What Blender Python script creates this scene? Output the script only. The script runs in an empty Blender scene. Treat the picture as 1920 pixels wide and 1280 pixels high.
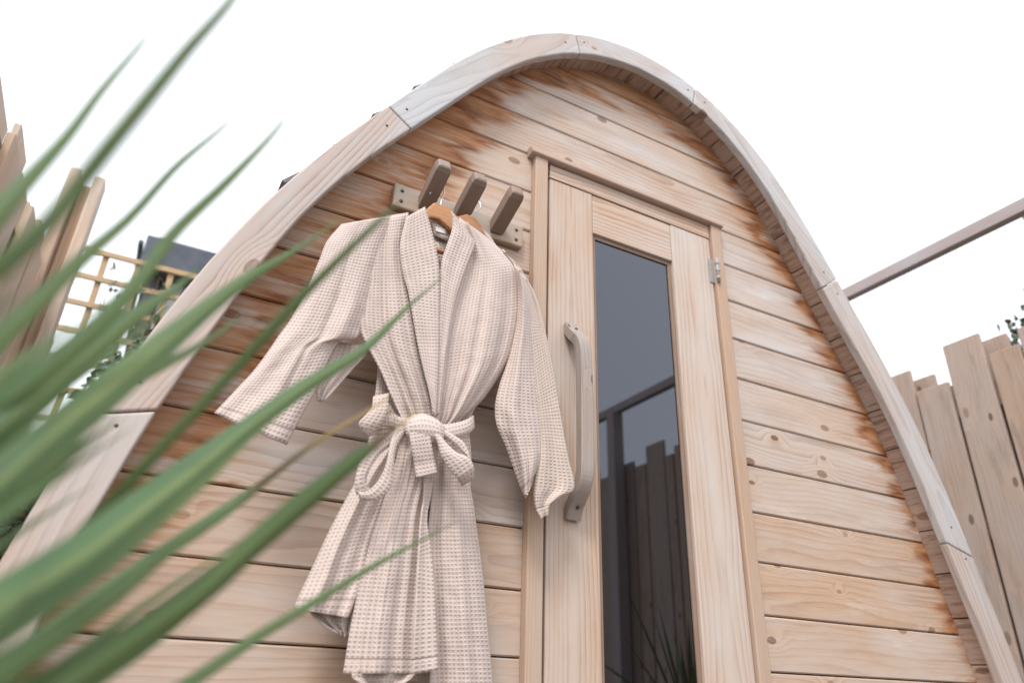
import bpy, bmesh, math, random
import numpy as np
from mathutils import Vector, Matrix, noise as mnoise
random.seed(4); RS = np.random.RandomState(7)
SC = bpy.context.scene
COL = SC.collection
P = 0.14                                   # width of one cladding plank in metres
ZB = 14.25                                 # planks from the ground up to the third joint over the door
def U(x, y, z): return Vector((x*P, y*P, (z+ZB)*P))

# ------------------------------------------------------------------ camera
YAW, PIT, ROL, FPX = 0.48146, 0.45332, 0.0356, 1338.53
cam_pos = U(-5.906, -10.665, -12.45)
def cam_axes():
    cy, sy, cp, sp, cr, sr = math.cos(YAW), math.sin(YAW), math.cos(PIT), math.sin(PIT), math.cos(ROL), math.sin(ROL)
    fwd = Vector((sy*cp, cy*cp, sp)); right = Vector((cy, -sy, 0)); up = right.cross(fwd)
    return cr*right+sr*up, -sr*right+cr*up, fwd
RT, UP, FW = cam_axes()
cd = bpy.data.cameras.new('camera'); cam = bpy.data.objects.new('camera', cd); COL.objects.link(cam)
cam.matrix_world = Matrix(((RT.x, UP.x, -FW.x, cam_pos.x), (RT.y, UP.y, -FW.y, cam_pos.y), (RT.z, UP.z, -FW.z, cam_pos.z), (0, 0, 0, 1)))
cd.sensor_width = 36; cd.lens = FPX/1920*36; cd.clip_start = 0.02; cd.clip_end = 800
cd.dof.use_dof = True; cd.dof.focus_distance = 1.75; cd.dof.aperture_fstop = 2.1; cd.dof.aperture_blades = 0
SC.camera = cam
# ------------------------------------------------------------------ overcast sky, soft sun, exposure
SUN_EL, SUN_AZ = math.radians(52), math.radians(222)     # azimuth clockwise from +y: front left of the hut
w = bpy.data.worlds.new('World'); SC.world = w; w.use_nodes = True
nt = w.node_tree; nt.nodes.clear()
sky = nt.nodes.new('ShaderNodeTexSky'); sky.sky_type = 'NISHITA'; sky.sun_disc = False
sky.sun_elevation = SUN_EL; sky.sun_rotation = SUN_AZ; sky.dust_density = 4.0; sky.air_density = 1.2
hs = nt.nodes.new('ShaderNodeHueSaturation'); hs.inputs['Saturation'].default_value = 0.25
mx = nt.nodes.new('ShaderNodeMix'); mx.data_type = 'RGBA'; mx.inputs[0].default_value = 0.65
mx.inputs[7].default_value = (12.5, 12.9, 13.6, 1)        # the even cloud layer in front of the blue
bg = nt.nodes.new('ShaderNodeBackground'); bg.inputs['Strength'].default_value = 0.105
wo = nt.nodes.new('ShaderNodeOutputWorld')
nt.links.new(sky.outputs[0], hs.inputs['Color']); nt.links.new(hs.outputs[0], mx.inputs[6])
nt.links.new(mx.outputs[2], bg.inputs[0]); nt.links.new(bg.outputs[0], wo.inputs[0])
sl = bpy.data.lights.new('sun', 'SUN'); sl.energy = 1.5; sl.angle = math.radians(14); sl.color = (1, .96, .9)
so = bpy.data.objects.new('sun', sl); COL.objects.link(so)
sd = Vector((math.sin(SUN_AZ)*math.cos(SUN_EL), math.cos(SUN_AZ)*math.cos(SUN_EL), math.sin(SUN_EL)))
so.rotation_euler = sd.to_track_quat('Z', 'Y').to_euler(); so.location = (0, 0, 12)
SC.view_settings.view_transform = 'Standard'; SC.view_settings.look = 'None'; SC.view_settings.gamma = 1
SC.view_settings.use_curve_mapping = False; SC.view_settings.exposure = 0.66
try:
    SC.cycles.use_denoising = True; SC.cycles.denoiser = 'OPENIMAGEDENOISE'
    SC.cycles.max_bounces = 8
except Exception: pass

# ------------------------------------------------------------------ pixel -> place helpers
def ray(u, v): return RT*((u-960)/FPX) + UP*(-(v-640)/FPX) + FW
def at(u, v, y):
    d = ray(u, v); return cam_pos + d*((y-cam_pos.y)/d.y)
def atx(u, v, x):
    d = ray(u, v); return cam_pos + d*((x-cam_pos.x)/d.x)
def atd(u, v, dist): return cam_pos + ray(u, v)*dist

# ------------------------------------------------------------------ node helpers
class NT:
    def __init__(s, m): s.t = m.node_tree; s.n = s.t.nodes; s.l = s.t.links
    def put(s, sock, v):
        if isinstance(v, bpy.types.NodeSocket): s.l.new(v, sock)
        elif v is not None: sock.default_value = v
    def m(s, op, a, b=None, c=None, clamp=False):
        n = s.n.new('ShaderNodeMath'); n.operation = op; n.use_clamp = clamp
        for i, v in enumerate((a, b, c)): s.put(n.inputs[i], v)
        return n.outputs[0]
    def mix(s, f, a, b, mode='MIX'):
        n = s.n.new('ShaderNodeMix'); n.data_type = 'RGBA'; n.blend_type = mode
        for i, v in ((0, f), (6, a), (7, b)):
            if isinstance(v, tuple) and len(v) == 3: v = v+(1,)
            s.put(n.inputs[i], v)
        return n.outputs[2]
    def xyz(s, x, y, z):
        n = s.n.new('ShaderNodeCombineXYZ')
        for i, v in enumerate((x, y, z)): s.put(n.inputs[i], v)
        return n.outputs[0]
    def sep(s, v):
        n = s.n.new('ShaderNodeSeparateXYZ'); s.put(n.inputs[0], v); return n.outputs
    def noise(s, vec, scale=1., detail=2., rough=.5, dist=0.):
        n = s.n.new('ShaderNodeTexNoise'); s.put(n.inputs['Vector'], vec)
        n.inputs['Scale'].default_value = scale; n.inputs['Detail'].default_value = detail
        n.inputs['Roughness'].default_value = rough; n.inputs['Distortion'].default_value = dist
        return n.outputs[0]
    def step(s, v, a, b, lo=0., hi=1.):
        n = s.n.new('ShaderNodeMapRange'); n.interpolation_type = 'SMOOTHSTEP'
        for i, q in enumerate((v, a, b, lo, hi)): s.put(n.inputs[i], q)
        return n.outputs[0]
    def attr(s, name):
        n = s.n.new('ShaderNodeAttribute'); n.attribute_name = name; return n.outputs
    def bump(s, h, strength, dist):
        n = s.n.new('ShaderNodeBump'); n.inputs['Strength'].default_value = strength; n.inputs['Distance'].default_value = dist
        s.put(n.inputs['Height'], h); return n.outputs[0]
def newmat(name):
    m = bpy.data.materials.new(name); m.use_nodes = True
    return m, NT(m), m.node_tree.nodes['Principled BSDF']

def wood(name, early, late, grey, freq=95., line=.75, knots=.55, stain=False, wet=False, rough=.62, warp=.05, kscale=(2.3, 5.5), blot=.5, bumps=.5, dirt=0.):
    """object coordinates in metres: x along the grain, z across, y depth; object colour R = weathering, G = stain reach"""
    m, N, b = newmat(name)
    tc = N.n.new('ShaderNodeTexCoord').outputs['Object']; oi = N.n.new('ShaderNodeObjectInfo')
    rnd = oi.outputs['Random']; x, y, z = N.sep(tc)
    oc = N.n.new('ShaderNodeSeparateColor'); N.l.new(oi.outputs['Color'], oc.inputs[0]); wth, stn = oc.outputs[0], oc.outputs[1]
    r2 = N.m('FRACT', N.m('MULTIPLY', rnd, 7.31)); r3 = N.m('FRACT', N.m('MULTIPLY', rnd, 17.7)); r4 = N.m('FRACT', N.m('MULTIPLY', rnd, 41.3))
    X = N.m('ADD', x, N.m('MULTIPLY', rnd, 61.)); Z = N.m('ADD', z, N.m('MULTIPLY', r2, 23.))
    low = N.m('SUBTRACT', N.noise(N.xyz(N.m('MULTIPLY', X, 1.5), N.m('MULTIPLY', y, 4.), N.m('MULTIPLY', Z, 5.)), 1., 2.), .5)
    # knots
    kv = N.n.new('ShaderNodeTexVoronoi'); kv.voronoi_dimensions = '2D'; kv.inputs['Scale'].default_value = 1
    N.put(kv.inputs['Vector'], N.xyz(N.m('MULTIPLY', X, kscale[0]), N.m('MULTIPLY', Z, kscale[1]), 0.))
    kd = kv.outputs['Distance']; kr, kg, kb = N.sep(kv.outputs['Color'])
    gate = N.m('LESS_THAN', kr, knots)
    ksize = N.m('ADD', .035, N.m('MULTIPLY', kg, .05))
    kdn = N.m('DIVIDE', kd, ksize)
    kmask = N.m('MULTIPLY', gate, N.step(kdn, 1.1, .75))
    khalo = N.m('MULTIPLY', gate, N.step(kdn, 4.5, .6))
    # growth rings cut lengthwise
    z0 = N.m('MULTIPLY', N.m('SUBTRACT', r3, .5), .16); y0 = N.m('ADD', .012, N.m('MULTIPLY', r4, .07))
    dz = N.m('SUBTRACT', z, z0); dy = N.m('ADD', y, y0)
    rad = N.m('SQRT', N.m('ADD', N.m('MULTIPLY', dz, dz), N.m('MULTIPLY', dy, dy)))
    rad = N.m('ADD', rad, N.m('MULTIPLY', low, warp)); rad = N.m('ADD', rad, N.m('MULTIPLY', khalo, .022))
    fine = N.noise(N.xyz(N.m('MULTIPLY', X, 9.), N.m('MULTIPLY', y, 60.), N.m('MULTIPLY', Z, 260.)), 1., 3., .6)
    s_ = N.m('ADD', N.m('MULTIPLY', rad, freq), N.m('MULTIPLY', fine, .35))
    fr = N.m('FRACT', s_)
    ln = N.m('MULTIPLY', N.m('POWER', fr, 2.6), N.step(fr, 1., .93))
    vary = N.noise(N.xyz(N.m('MULTIPLY', X, 2.), 0., N.m('MULTIPLY', Z, 16.)), 1., 2.)
    ln = N.m('MULTIPLY', ln, N.m('MULTIPLY', N.step(vary, .25, .7, .25, 1.), N.m('MULTIPLY', line, N.m('ADD', .5, N.m('MULTIPLY', r3, .7)))), clamp=True)
    blotch = N.noise(N.xyz(N.m('MULTIPLY', X, 2.6), N.m('MULTIPLY', y, 5.), N.m('MULTIPLY', Z, 9.)), 1., 4., .55)
    e2 = tuple(c*f for c, f in zip(early, (.86, .76, .66)))
    c = N.mix(N.m('MULTIPLY', N.step(blotch, .4, .75), blot), early, e2)
    c = N.mix(N.m('MULTIPLY', r2, .7), c, tuple(v*f for v, f in zip(early, (.84, .78, .72))))
    c = N.mix(ln, c, late)
    c = N.mix(N.m('MULTIPLY', N.step(fine, .35, .75), .22), c, late)
    gw = N.m('ADD', wth, N.m('MULTIPLY', N.m('SUBTRACT', blotch, .5), 1.9), clamp=True)
    gcol = N.mix(N.m('MULTIPLY', ln, .75), grey, tuple(v*.66 for v in grey))
    c = N.mix(gw, c, gcol)
    # pale flare round the knots, dark core
    c = N.mix(N.m('MULTIPLY', N.m('MULTIPLY', khalo, N.m('SUBTRACT', 1., kmask)), .25), c, tuple(min(1, v*1.12) for v in early))
    kring = N.m('FRACT', N.m('MULTIPLY', kdn, 1.6))
    kcol = N.mix(kring, tuple(v*.34 for v in late), tuple(v*.85 for v in late))
    c = N.mix(N.m('MULTIPLY', kmask, N.m('ADD', .45, N.m('MULTIPLY', kb, .45))), c, kcol)
    if stain:
        e = N.attr('edge')[2]
        jag = N.noise(N.xyz(N.m('MULTIPLY', X, 3.4), 0., N.m('MULTIPLY', Z, 21.)), 1., 5., .58)
        fib = N.noise(N.xyz(N.m('MULTIPLY', X, 6.), 5., N.m('MULTIPLY', Z, 95.)), 1., 3., .6)
        big = N.noise(N.xyz(N.m('MULTIPLY', X, 1.), 0., N.m('MULTIPLY', Z, 7.)), 1., 2.)
        reach = N.m('MULTIPLY', stn, N.m('ADD', .2, N.m('MULTIPLY', big, 1.6)))
        d = N.m('SUBTRACT', N.m('ADD', e, N.m('ADD', N.m('MULTIPLY', N.m('SUBTRACT', jag, .5), .30), N.m('MULTIPLY', N.m('SUBTRACT', fib, .5), .10))), reach)
        inside = N.step(d, .034, -.05); rimness = N.step(d, -.15, -.02)
        glaze = N.step(d, .13, -.05)
        tone = N.noise(N.xyz(N.m('MULTIPLY', X, 5.), 0., N.m('MULTIPLY', Z, 30.)), 1., 5., .6)
        on = N.step(stn, 0., .03); isl = N.noise(N.xyz(N.m('MULTIPLY', X, 2.6), 7., N.m('MULTIPLY', Z, 15.)), 1., 4., .6)
        c = N.mix(N.m('MULTIPLY', N.m('MULTIPLY', N.m('MULTIPLY', glaze, on), N.step(isl, .36, .58, .15, 1.)), .55), c, (.50, .29, .155))
        sk = N.noise(N.xyz(N.m('MULTIPLY', X, 1.7), 2., N.m('MULTIPLY', Z, 130.)), 1., 3., .6)
        sk = N.m('MULTIPLY', N.m('MULTIPLY', N.step(sk, .46, .66), on), N.step(N.m('ADD', e, N.m('MULTIPLY', N.m('SUBTRACT', jag, .5), .2)), .30, .0))
        c = N.mix(N.m('MULTIPLY', sk, .7), c, (.34, .15, .062))
        smud = N.noise(N.xyz(N.m('MULTIPLY', X, 2.2), 8., N.m('MULTIPLY', Z, 11.)), 1., 5., .65)
        c = N.mix(N.m('MULTIPLY', N.step(smud, .5, .72), .38), c, (.31, .245, .21))
        c = N.mix(N.m('MULTIPLY', N.step(smud, .46, .28), .4), c, (.66, .60, .56))
        scol = N.mix(N.m('MULTIPLY', rimness, N.step(tone, .34, .62)), (.47, .20, .072), (.18, .062, .025))
        scol = N.mix(N.m('MULTIPLY', ln, .5), scol, (.17, .065, .03))
        f_ = N.m('MULTIPLY', N.m('ADD', .5, N.m('MULTIPLY', rimness, .5)), N.step(N.m('ADD', tone, N.m('MULTIPLY', fib, .4)), .4, .8, .45, 1.))
        f_ = N.m('MULTIPLY', f_, N.step(N.m('ADD', isl, N.m('MULTIPLY', rimness, .10)), .42, .56, .12, 1.15), clamp=True)
        c = N.mix(N.m('MULTIPLY', N.m('MULTIPLY', inside, on), f_), c, scol)
    if wet:
        a = N.noise(N.xyz(N.m('MULTIPLY', X, 6.), 0., N.m('MULTIPLY', Z, 55.)), 1., 4., .65)
        c = N.mix(N.m('MULTIPLY', N.step(a, .5, .63), .65), c, (.15, .075, .052))
        a2 = N.noise(N.xyz(N.m('MULTIPLY', X, 11.), 0., N.m('MULTIPLY', Z, 120.)), 1., 2., .5)
        c = N.mix(N.m('MULTIPLY', N.step(a2, .6, .7), .45), c, (.32, .13, .055))
    if dirt:
        a = N.noise(N.xyz(N.m('MULTIPLY', X, 3.), N.m('MULTIPLY', y, 3.), N.m('MULTIPLY', Z, 14.)), 1., 5., .65)
        c = N.mix(N.m('MULTIPLY', N.step(a, .5, .72), dirt), c, tuple(v*.45 for v in early))
    N.put(b.inputs['Base Color'], c)
    b.inputs['Roughness'].default_value = rough; b.inputs['Specular IOR Level'].default_value = .3
    h = N.m('ADD', N.m('MULTIPLY', ln, -.6), N.m('MULTIPLY', fine, .6))
    N.put(b.inputs['Normal'], N.bump(N.m('SUBTRACT', h, N.m('MULTIPLY', kmask, .4)), bumps, .0012))
    return m

PINK, PLATE, GREY = (.535, .38, .272), (.26, .115, .06), (.56, .515, .495)
M = {}
M['clad'] = wood('cedar_cladding', PINK, PLATE, GREY, stain=True, knots=.8, line=.9, freq=70, warp=.07, kscale=(3.4, 6.2))
M['ring'] = wood('weathered_arch', (.52, .39, .315), (.27, .125, .065), (.50, .495, .505), freq=70, knots=.4, warp=.085, blot=.6, kscale=(3.4, 6.), line=1.25, dirt=.2)
M['ring_straight'] = wood('straight_grained_arch', (.52, .39, .315), (.25, .115, .06), (.50, .47, .465), freq=85, knots=.25, warp=.03, blot=.5, kscale=(3.4, 6.), line=1.2)
M['door'] = wood('pale_door_timber', (.56, .41, .315), (.27, .13, .065), (.58, .535, .505), freq=72, knots=.0, line=.95, warp=.05)
M['frame'] = wood('door_frame_timber', (.53, .385, .29), (.31, .16, .085), (.49, .42, .375), freq=130, knots=.0, line=.45, warp=.02)
M['roof'] = wood('roof_board', (.52, .375, .30), (.28, .13, .07), (.46, .385, .35), freq=90, wet=True, knots=.2)
M['peg'] = wood('dark_peg_timber', (.28, .19, .14), (.20, .12, .08), (.33, .30, .30), freq=150, knots=.05, line=.4)
M['head'] = wood('shaded_head_moulding_timber', (.44, .31, .245), (.28, .15, .09), (.45, .37, .33), freq=150, knots=0., line=.5)  # darker than the frame timber: the moulding's shade is put into its colour
M['rack'] = wood('rack_board', (.45, .345, .265), (.28, .17, .1), (.46, .42, .39), freq=120, knots=.2)
M['handle'] = wood('silver_handle', (.38, .285, .225), (.11, .065, .04), (.38, .345, .33), freq=120, knots=.5, line=1.3, warp=.02, blot=.8, kscale=(6, 14))
M['fence'] = wood('fence_timber', (.45, .325, .245), (.20, .11, .062), (.41, .34, .305), freq=62, knots=.8, dirt=.45, kscale=(2.6, 5.5), line=1.15, warp=.08)
M['fence2'] = wood('fence_timber_warm', (.58, .42, .295), (.30, .17, .095), (.54, .455, .39), freq=80, knots=.35, dirt=.3)
M['beam'] = wood('pergola_timber', (.41, .335, .315), (.25, .18, .16), (.42, .385, .395), freq=60, knots=.2)
M['trellis'] = wood('trellis_timber', (.50, .35, .19), (.33, .2, .1), (.45, .36, .27), freq=120, knots=.0)
M['hanger'] = wood('hanger_wood', (.50, .255, .125), (.30, .13, .055), (.5, .3, .2), freq=110, knots=.0, line=.6, rough=.4)

def plain(name, col, rough=.6, metal=0., spec=.4, nscale=0, namt=.2):
    m, N, b = newmat(name)
    b.inputs['Roughness'].default_value = rough; b.inputs['Metallic'].default_value = metal; b.inputs['Specular IOR Level'].default_value = spec
    if nscale:
        tc = N.n.new('ShaderNodeTexCoord').outputs['Object']
        n = N.noise(tc, nscale, 5, .6); N.put(b.inputs['Base Color'], N.mix(N.step(n, .3, .7), tuple(c*(1-namt) for c in col), tuple(c*(1+namt) for c in col)))
        N.put(b.inputs['Normal'], N.bump(n, .2, .002))
    else: b.inputs['Base Color'].default_value = (*col, 1)
    return m
M['dark'] = plain('dark_lining', (.045, .032, .026), .9, nscale=9)
M['shingle'] = plain('grey_roof_shingle', (.20, .185, .20), .85, nscale=30, namt=.15)
M['screw'] = plain('rusty_screw', (.09, .068, .06), .6, .4)
M['steel'] = plain('steel', (.62, .62, .62), .28, 1.)
M['hinge'] = plain('zinc_hinge', (.36, .355, .35), .65, .4, nscale=60, namt=.1)
M['slate'] = plain('dark_fascia', (.072, .082, .105), .5, nscale=6)
M['siding'] = plain('pale_siding', (.52, .55, .58), .6, nscale=4, namt=.07)
M['corner'] = plain('dark_corner_trim', (.07, .065, .07), .6, nscale=8)
M['stem'] = plain('vine_stem', (.10, .07, .04), .8, nscale=40)
M['bark'] = plain('tree_bark', (.12, .09, .07), .9, nscale=25, namt=.4)
M['label'] = plain('cloth_label', (.72, .70, .69), .8, nscale=60, namt=.05)
m, N, b = newmat('tinted_glass')
b.inputs['Base Color'].default_value = (.004, .003, .003, 1); b.inputs['Roughness'].default_value = .0
b.inputs['IOR'].default_value = 2.0; b.inputs['Specular IOR Level'].default_value = .5; b.inputs['Specular Tint'].default_value = (.80, .86, 1.0, 1)
M['glass'] = m
m, N, b = newmat('gravel_ground')
tc = N.n.new('ShaderNodeTexCoord').outputs['Object']; n = N.noise(tc, 45, 6, .7); n2 = N.noise(tc, .7, 3)
N.put(b.inputs['Base Color'], N.mix(n2, N.mix(n, (.10, .085, .07), (.19, .17, .15)), N.mix(n, (.11, .095, .08), (.2, .18, .155))))
b.inputs['Roughness'].default_value = .95; N.put(b.inputs['Normal'], N.bump(n, .6, .02)); M['ground'] = m

def fabric(name, light, pit, cell=.0105):
    m, N, b = newmat(name)
    uv = N.n.new('ShaderNodeUVMap').outputs[0]
    wob = N.noise(uv, 14., 2.); wob2 = N.noise(N.xyz(N.sep(uv)[1], N.sep(uv)[0], 3.), 14., 2.)
    u, v, _ = N.sep(uv)
    u = N.m('ADD', u, N.m('MULTIPLY', wob, .0022)); v = N.m('ADD', v, N.m('MULTIPLY', wob2, .0022))
    def tri(q): return N.m('ABSOLUTE', N.m('SUBTRACT', N.m('MULTIPLY', N.m('FRACT', N.m('DIVIDE', q, cell)), 2.), 1.))
    tu, tv = tri(u), tri(v)
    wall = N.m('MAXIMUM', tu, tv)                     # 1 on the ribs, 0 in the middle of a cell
    cell_shade = N.step(wall, .84, .22)
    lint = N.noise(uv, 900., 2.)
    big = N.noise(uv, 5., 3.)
    c = N.mix(N.m('MULTIPLY', cell_shade, .86), light, pit)  # shading inside the recessed cells is painted in with the darker pit colour
    c = N.mix(N.m('MULTIPLY', N.step(big, .4, .7), .12), c, tuple(v_*.8 for v_ in light))
    c = N.mix(N.m('MULTIPLY', lint, .08), c, tuple(v_*.72 for v_ in light))
    hem = N.attr('hem')[2]; seam = N.m('MULTIPLY', N.step(hem, .0185, .021), N.step(hem, .0255, .023))
    c = N.mix(N.m('MULTIPLY', seam, .5), c, pit)
    N.put(b.inputs['Base Color'], c); b.inputs['Roughness'].default_value = .95; b.inputs['Specular IOR Level'].default_value = .1
    b.inputs['Sheen Weight'].default_value = .25; b.inputs['Sheen Roughness'].default_value = .6
    h = N.m('ADD', N.m('MULTIPLY', N.step(wall, .2, .9), 1.), N.m('MULTIPLY', lint, .15))
    h = N.m('SUBTRACT', h, N.m('MULTIPLY', seam, 2.))
    N.put(b.inputs['Normal'], N.bump(h, .55, .0025))
    return m
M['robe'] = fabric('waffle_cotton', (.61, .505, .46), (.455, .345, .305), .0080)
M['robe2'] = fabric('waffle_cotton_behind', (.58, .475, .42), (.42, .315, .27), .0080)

def leafmat(name, base, edge, rib, trans=.42):
    m, N, b = newmat(name)
    uv = N.n.new('ShaderNodeUVMap').outputs[0]; u, v, _ = N.sep(uv)
    oi = N.n.new('ShaderNodeObjectInfo'); r = oi.outputs['Random']
    st = N.noise(N.xyz(N.m('ADD', N.m('MULTIPLY', u, 9.), N.m('MULTIPLY', r, 40.)), N.m('MULTIPLY', v, 1.2), 0.), 1., 3., .6)
    fn = N.noise(N.xyz(N.m('ADD', N.m('MULTIPLY', u, 50.), N.m('MULTIPLY', r, 40.)), N.m('MULTIPLY', v, 2.), 0.), 1., 2.)
    c = N.mix(N.step(st, .38, .6), base, edge)
    c = N.mix(N.m('MULTIPLY', fn, .3), c, tuple(q*.7 for q in base))
    mid = N.step(N.m('ABSOLUTE', N.m('SUBTRACT', u, .5)), .14, .02)
    c = N.mix(N.m('MULTIPLY', mid, .6), c, rib)
    big = N.noise(N.xyz(N.m('MULTIPLY', r, 90.), N.m('MULTIPLY', v, 4.), u), 1., 3.)
    c = N.mix(N.m('MULTIPLY', N.step(big, .5, .75), .45), c, rib)
    tip = N.attr('dry')[2]
    tipn = N.step(N.m('ADD', tip, N.m('MULTIPLY', N.m('SUBTRACT', fn, .5), .25)), .45, .75)
    c = N.mix(tipn, c, (.55, .36, .17))
    c = N.mix(N.m('MULTIPLY', N.step(tip, .15, .4), N.step(tip, .8, .5)), c, (.13, .08, .05))
    N.put(b.inputs['Normal'], N.bump(N.m('ADD', N.noise(N.xyz(N.m('ADD', N.m('MULTIPLY', u, 34.), N.m('MULTIPLY', r, 9.)), N.m('MULTIPLY', v, .8), 0.), 1., 2.), 0.), .5, .002))
    N.put(b.inputs['Base Color'], c); b.inputs['Roughness'].default_value = .5; b.inputs['Specular IOR Level'].default_value = .45
    tr = N.n.new('ShaderNodeBsdfTranslucent'); N.put(tr.inputs[0], N.mix(.5, c, rib))
    ms = N.n.new('ShaderNodeMixShader'); ms.inputs[0].default_value = trans
    out = m.node_tree.nodes['Material Output']
    N.l.new(b.outputs[0], ms.inputs[1]); N.l.new(tr.outputs[0], ms.inputs[2]); N.l.new(ms.outputs[0], out.inputs[0])
    return m
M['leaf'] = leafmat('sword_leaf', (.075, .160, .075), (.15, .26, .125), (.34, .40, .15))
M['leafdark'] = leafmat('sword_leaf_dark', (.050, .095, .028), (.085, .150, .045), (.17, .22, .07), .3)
m, N, b = newmat('small_leaf')
oi = N.n.new('ShaderNodeNewGeometry'); r = oi.outputs['Random Per Island']
cr = N.n.new('ShaderNodeValToRGB'); N.l.new(r, cr.inputs[0])
els = cr.color_ramp.elements; els[0].color = (.035, .06, .022, 1); els[1].color = (.10, .15, .06, 1)
e_ = els.new(.75); e_.color = (.075, .13, .075, 1); e_ = els.new(.9); e_.color = (.16, .10, .06, 1)
N.l.new(cr.outputs[0], b.inputs['Base Color']); b.inputs['Roughness'].default_value = .5; M['ivy'] = m

# ------------------------------------------------------------------ object helpers
def link(name, me, mat=None, parent=None):
    o = bpy.data.objects.new(name, me); COL.objects.link(o)
    if mat is not None and me is not None and not me.materials: me.materials.append(mat)
    if parent is not None: o.parent = parent
    return o
def empty(name, loc=(0, 0, 0), parent=None):
    o = bpy.data.objects.new(name, None); COL.objects.link(o); o.location = loc
    if parent is not None: o.parent = parent
    return o
def tag(o, label=None, cat=None, group=None, kind=None):
    if label: o['label'] = label
    if cat: o['category'] = cat
    if group: o['group'] = group
    if kind: o['kind'] = kind
    return o
def mesh(name, verts, faces, smooth=False):
    me = bpy.data.meshes.new(name); me.from_pydata([tuple(v) for v in verts], [], faces); me.update()
    if smooth:
        for p in me.polygons: p.use_smooth = True
    return me
def bevel(o, w_, seg=2):
    b_ = o.modifiers.new('bevel', 'BEVEL'); b_.width = w_; b_.segments = seg; b_.limit_method = 'ANGLE'; b_.angle_limit = math.radians(40)
    return o
def wcol(o, weather=.3, stain=0.): o.color = (weather, stain, 0, 1); return o
def frame(o, origin, xdir, zdir, parent_loc=None):
    """place o so that its local x, z axes run along the given world directions"""
    x = Vector(xdir).normalized(); z = Vector(zdir); z = (z - x*z.dot(x)).normalized(); y = z.cross(x)
    org = Vector(origin) - (Vector(parent_loc) if parent_loc is not None else Vector((0, 0, 0)))
    o.matrix_local = Matrix(((x.x, y.x, z.x, org.x), (x.y, y.y, z.y, org.y), (x.z, y.z, z.z, org.z), (0, 0, 0, 1)))
    return o
def box_mesh(lx, ly, lz, name='board'):
    x, y, z = lx/2, ly/2, lz/2
    v = [(-x, -y, -z), (x, -y, -z), (x, y, -z), (-x, y, -z), (-x, -y, z), (x, -y, z), (x, y, z), (-x, y, z)]
    f = [(3, 2, 1, 0), (4, 5, 6, 7), (0, 1, 5, 4), (1, 2, 6, 5), (2, 3, 7, 6), (3, 0, 4, 7)]
    return mesh(name, v, f)
def prism_mesh(pts, y0, y1, name='board'):
    """polygon in local x,z extruded along local y"""
    n = len(pts)
    a = sum(pts[i][0]*pts[(i+1) % n][1]-pts[(i+1) % n][0]*pts[i][1] for i in range(n))
    if a < 0: pts = pts[::-1]
    v = [(p[0], y0, p[1]) for p in pts] + [(p[0], y1, p[1]) for p in pts]
    f = [tuple(range(n)), tuple(range(2*n-1, n-1, -1))]
    for i in range(n):
        j = (i+1) % n; f.append((j, i, n+i, n+j))
    return mesh(name, v, f)
def beam(name, a, b, wid, thick, mat, parent=None, ploc=None, up=(0, 0, 1), bw=.003, weather=.3):
    """square timber from a to b; up = direction of its width"""
    a, b = Vector(a), Vector(b)
    o = link(name, box_mesh((b-a).length, thick, wid, name), mat, parent)
    frame(o, (a+b)/2, b-a, up, ploc); bevel(o, bw, 2); wcol(o, weather)
    return o
def tube_mesh(pts, r, n=8, name='tube'):
    pts = [Vector(p) for p in pts]; V = []; F = []
    rr = r if isinstance(r, (list, tuple)) else [r]*len(pts)
    t0 = (pts[1]-pts[0]).normalized(); ref = t0.orthogonal().normalized()
    for i, p in enumerate(pts):
        t = (pts[min(i+1, len(pts)-1)]-pts[max(i-1, 0)]).normalized()
        ref = (ref - t*ref.dot(t)).normalized(); s = t.cross(ref)
        for k in range(n):
            a = 2*math.pi*k/n; V.append(p + (ref*math.cos(a)+s*math.sin(a))*rr[i])
    for i in range(len(pts)-1):
        for k in range(n):
            k2 = (k+1) % n; F.append((i*n+k, i*n+k2, (i+1)*n+k2, (i+1)*n+k))
    F.append(tuple(range(n-1, -1, -1))); F.append(tuple(range((len(pts)-1)*n, len(pts)*n)))
    return mesh(name, V, F, True)
def cr(ps, n):
    """Catmull-Rom through rows of numbers, n samples"""
    ps = np.array(ps, float); k = len(ps); out = []
    for s in np.linspace(0, k-1, n):
        i = min(int(s), k-2); t = s-i
        p0 = ps[i-1] if i > 0 else 2*ps[0]-ps[1]; p1 = ps[i]; p2 = ps[i+1]
        p3 = ps[i+2] if i+2 < k else 2*ps[-1]-ps[-2]
        out.append(.5*((2*p1)+(-p0+p2)*t+(2*p0-5*p1+4*p2-p3)*t*t+(-p0+3*p1-3*p2+p3)*t**3))
    return np.array(out)

def smooth_path(ps, n):
    """chord-length cubic through points: no overshoot where the spacing changes"""
    ps = np.array(ps, float); d = np.maximum(np.linalg.norm(np.diff(ps, axis=0), axis=1), 1e-6)
    t = np.concatenate([[0], np.cumsum(d)]); k = len(ps); sl_ = np.diff(ps, axis=0)/d[:, None]
    m_ = np.zeros_like(ps); m_[0] = sl_[0]; m_[-1] = sl_[-1]
    for i in range(1, k-1): m_[i] = (sl_[i-1]*d[i]+sl_[i]*d[i-1])/(d[i]+d[i-1])
    out = []; pos = []
    for q in np.linspace(0, t[-1], n):
        i = min(int(np.searchsorted(t, q, side='right'))-1, k-2); h = d[i]; s_ = (q-t[i])/h
        out.append((2*s_**3-3*s_**2+1)*ps[i]+(s_**3-2*s_**2+s_)*h*m_[i]+(-2*s_**3+3*s_**2)*ps[i+1]+(s_**3-s_**2)*h*m_[i+1]); pos.append(i+s_)
    return np.array(out), np.array(pos)

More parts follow.
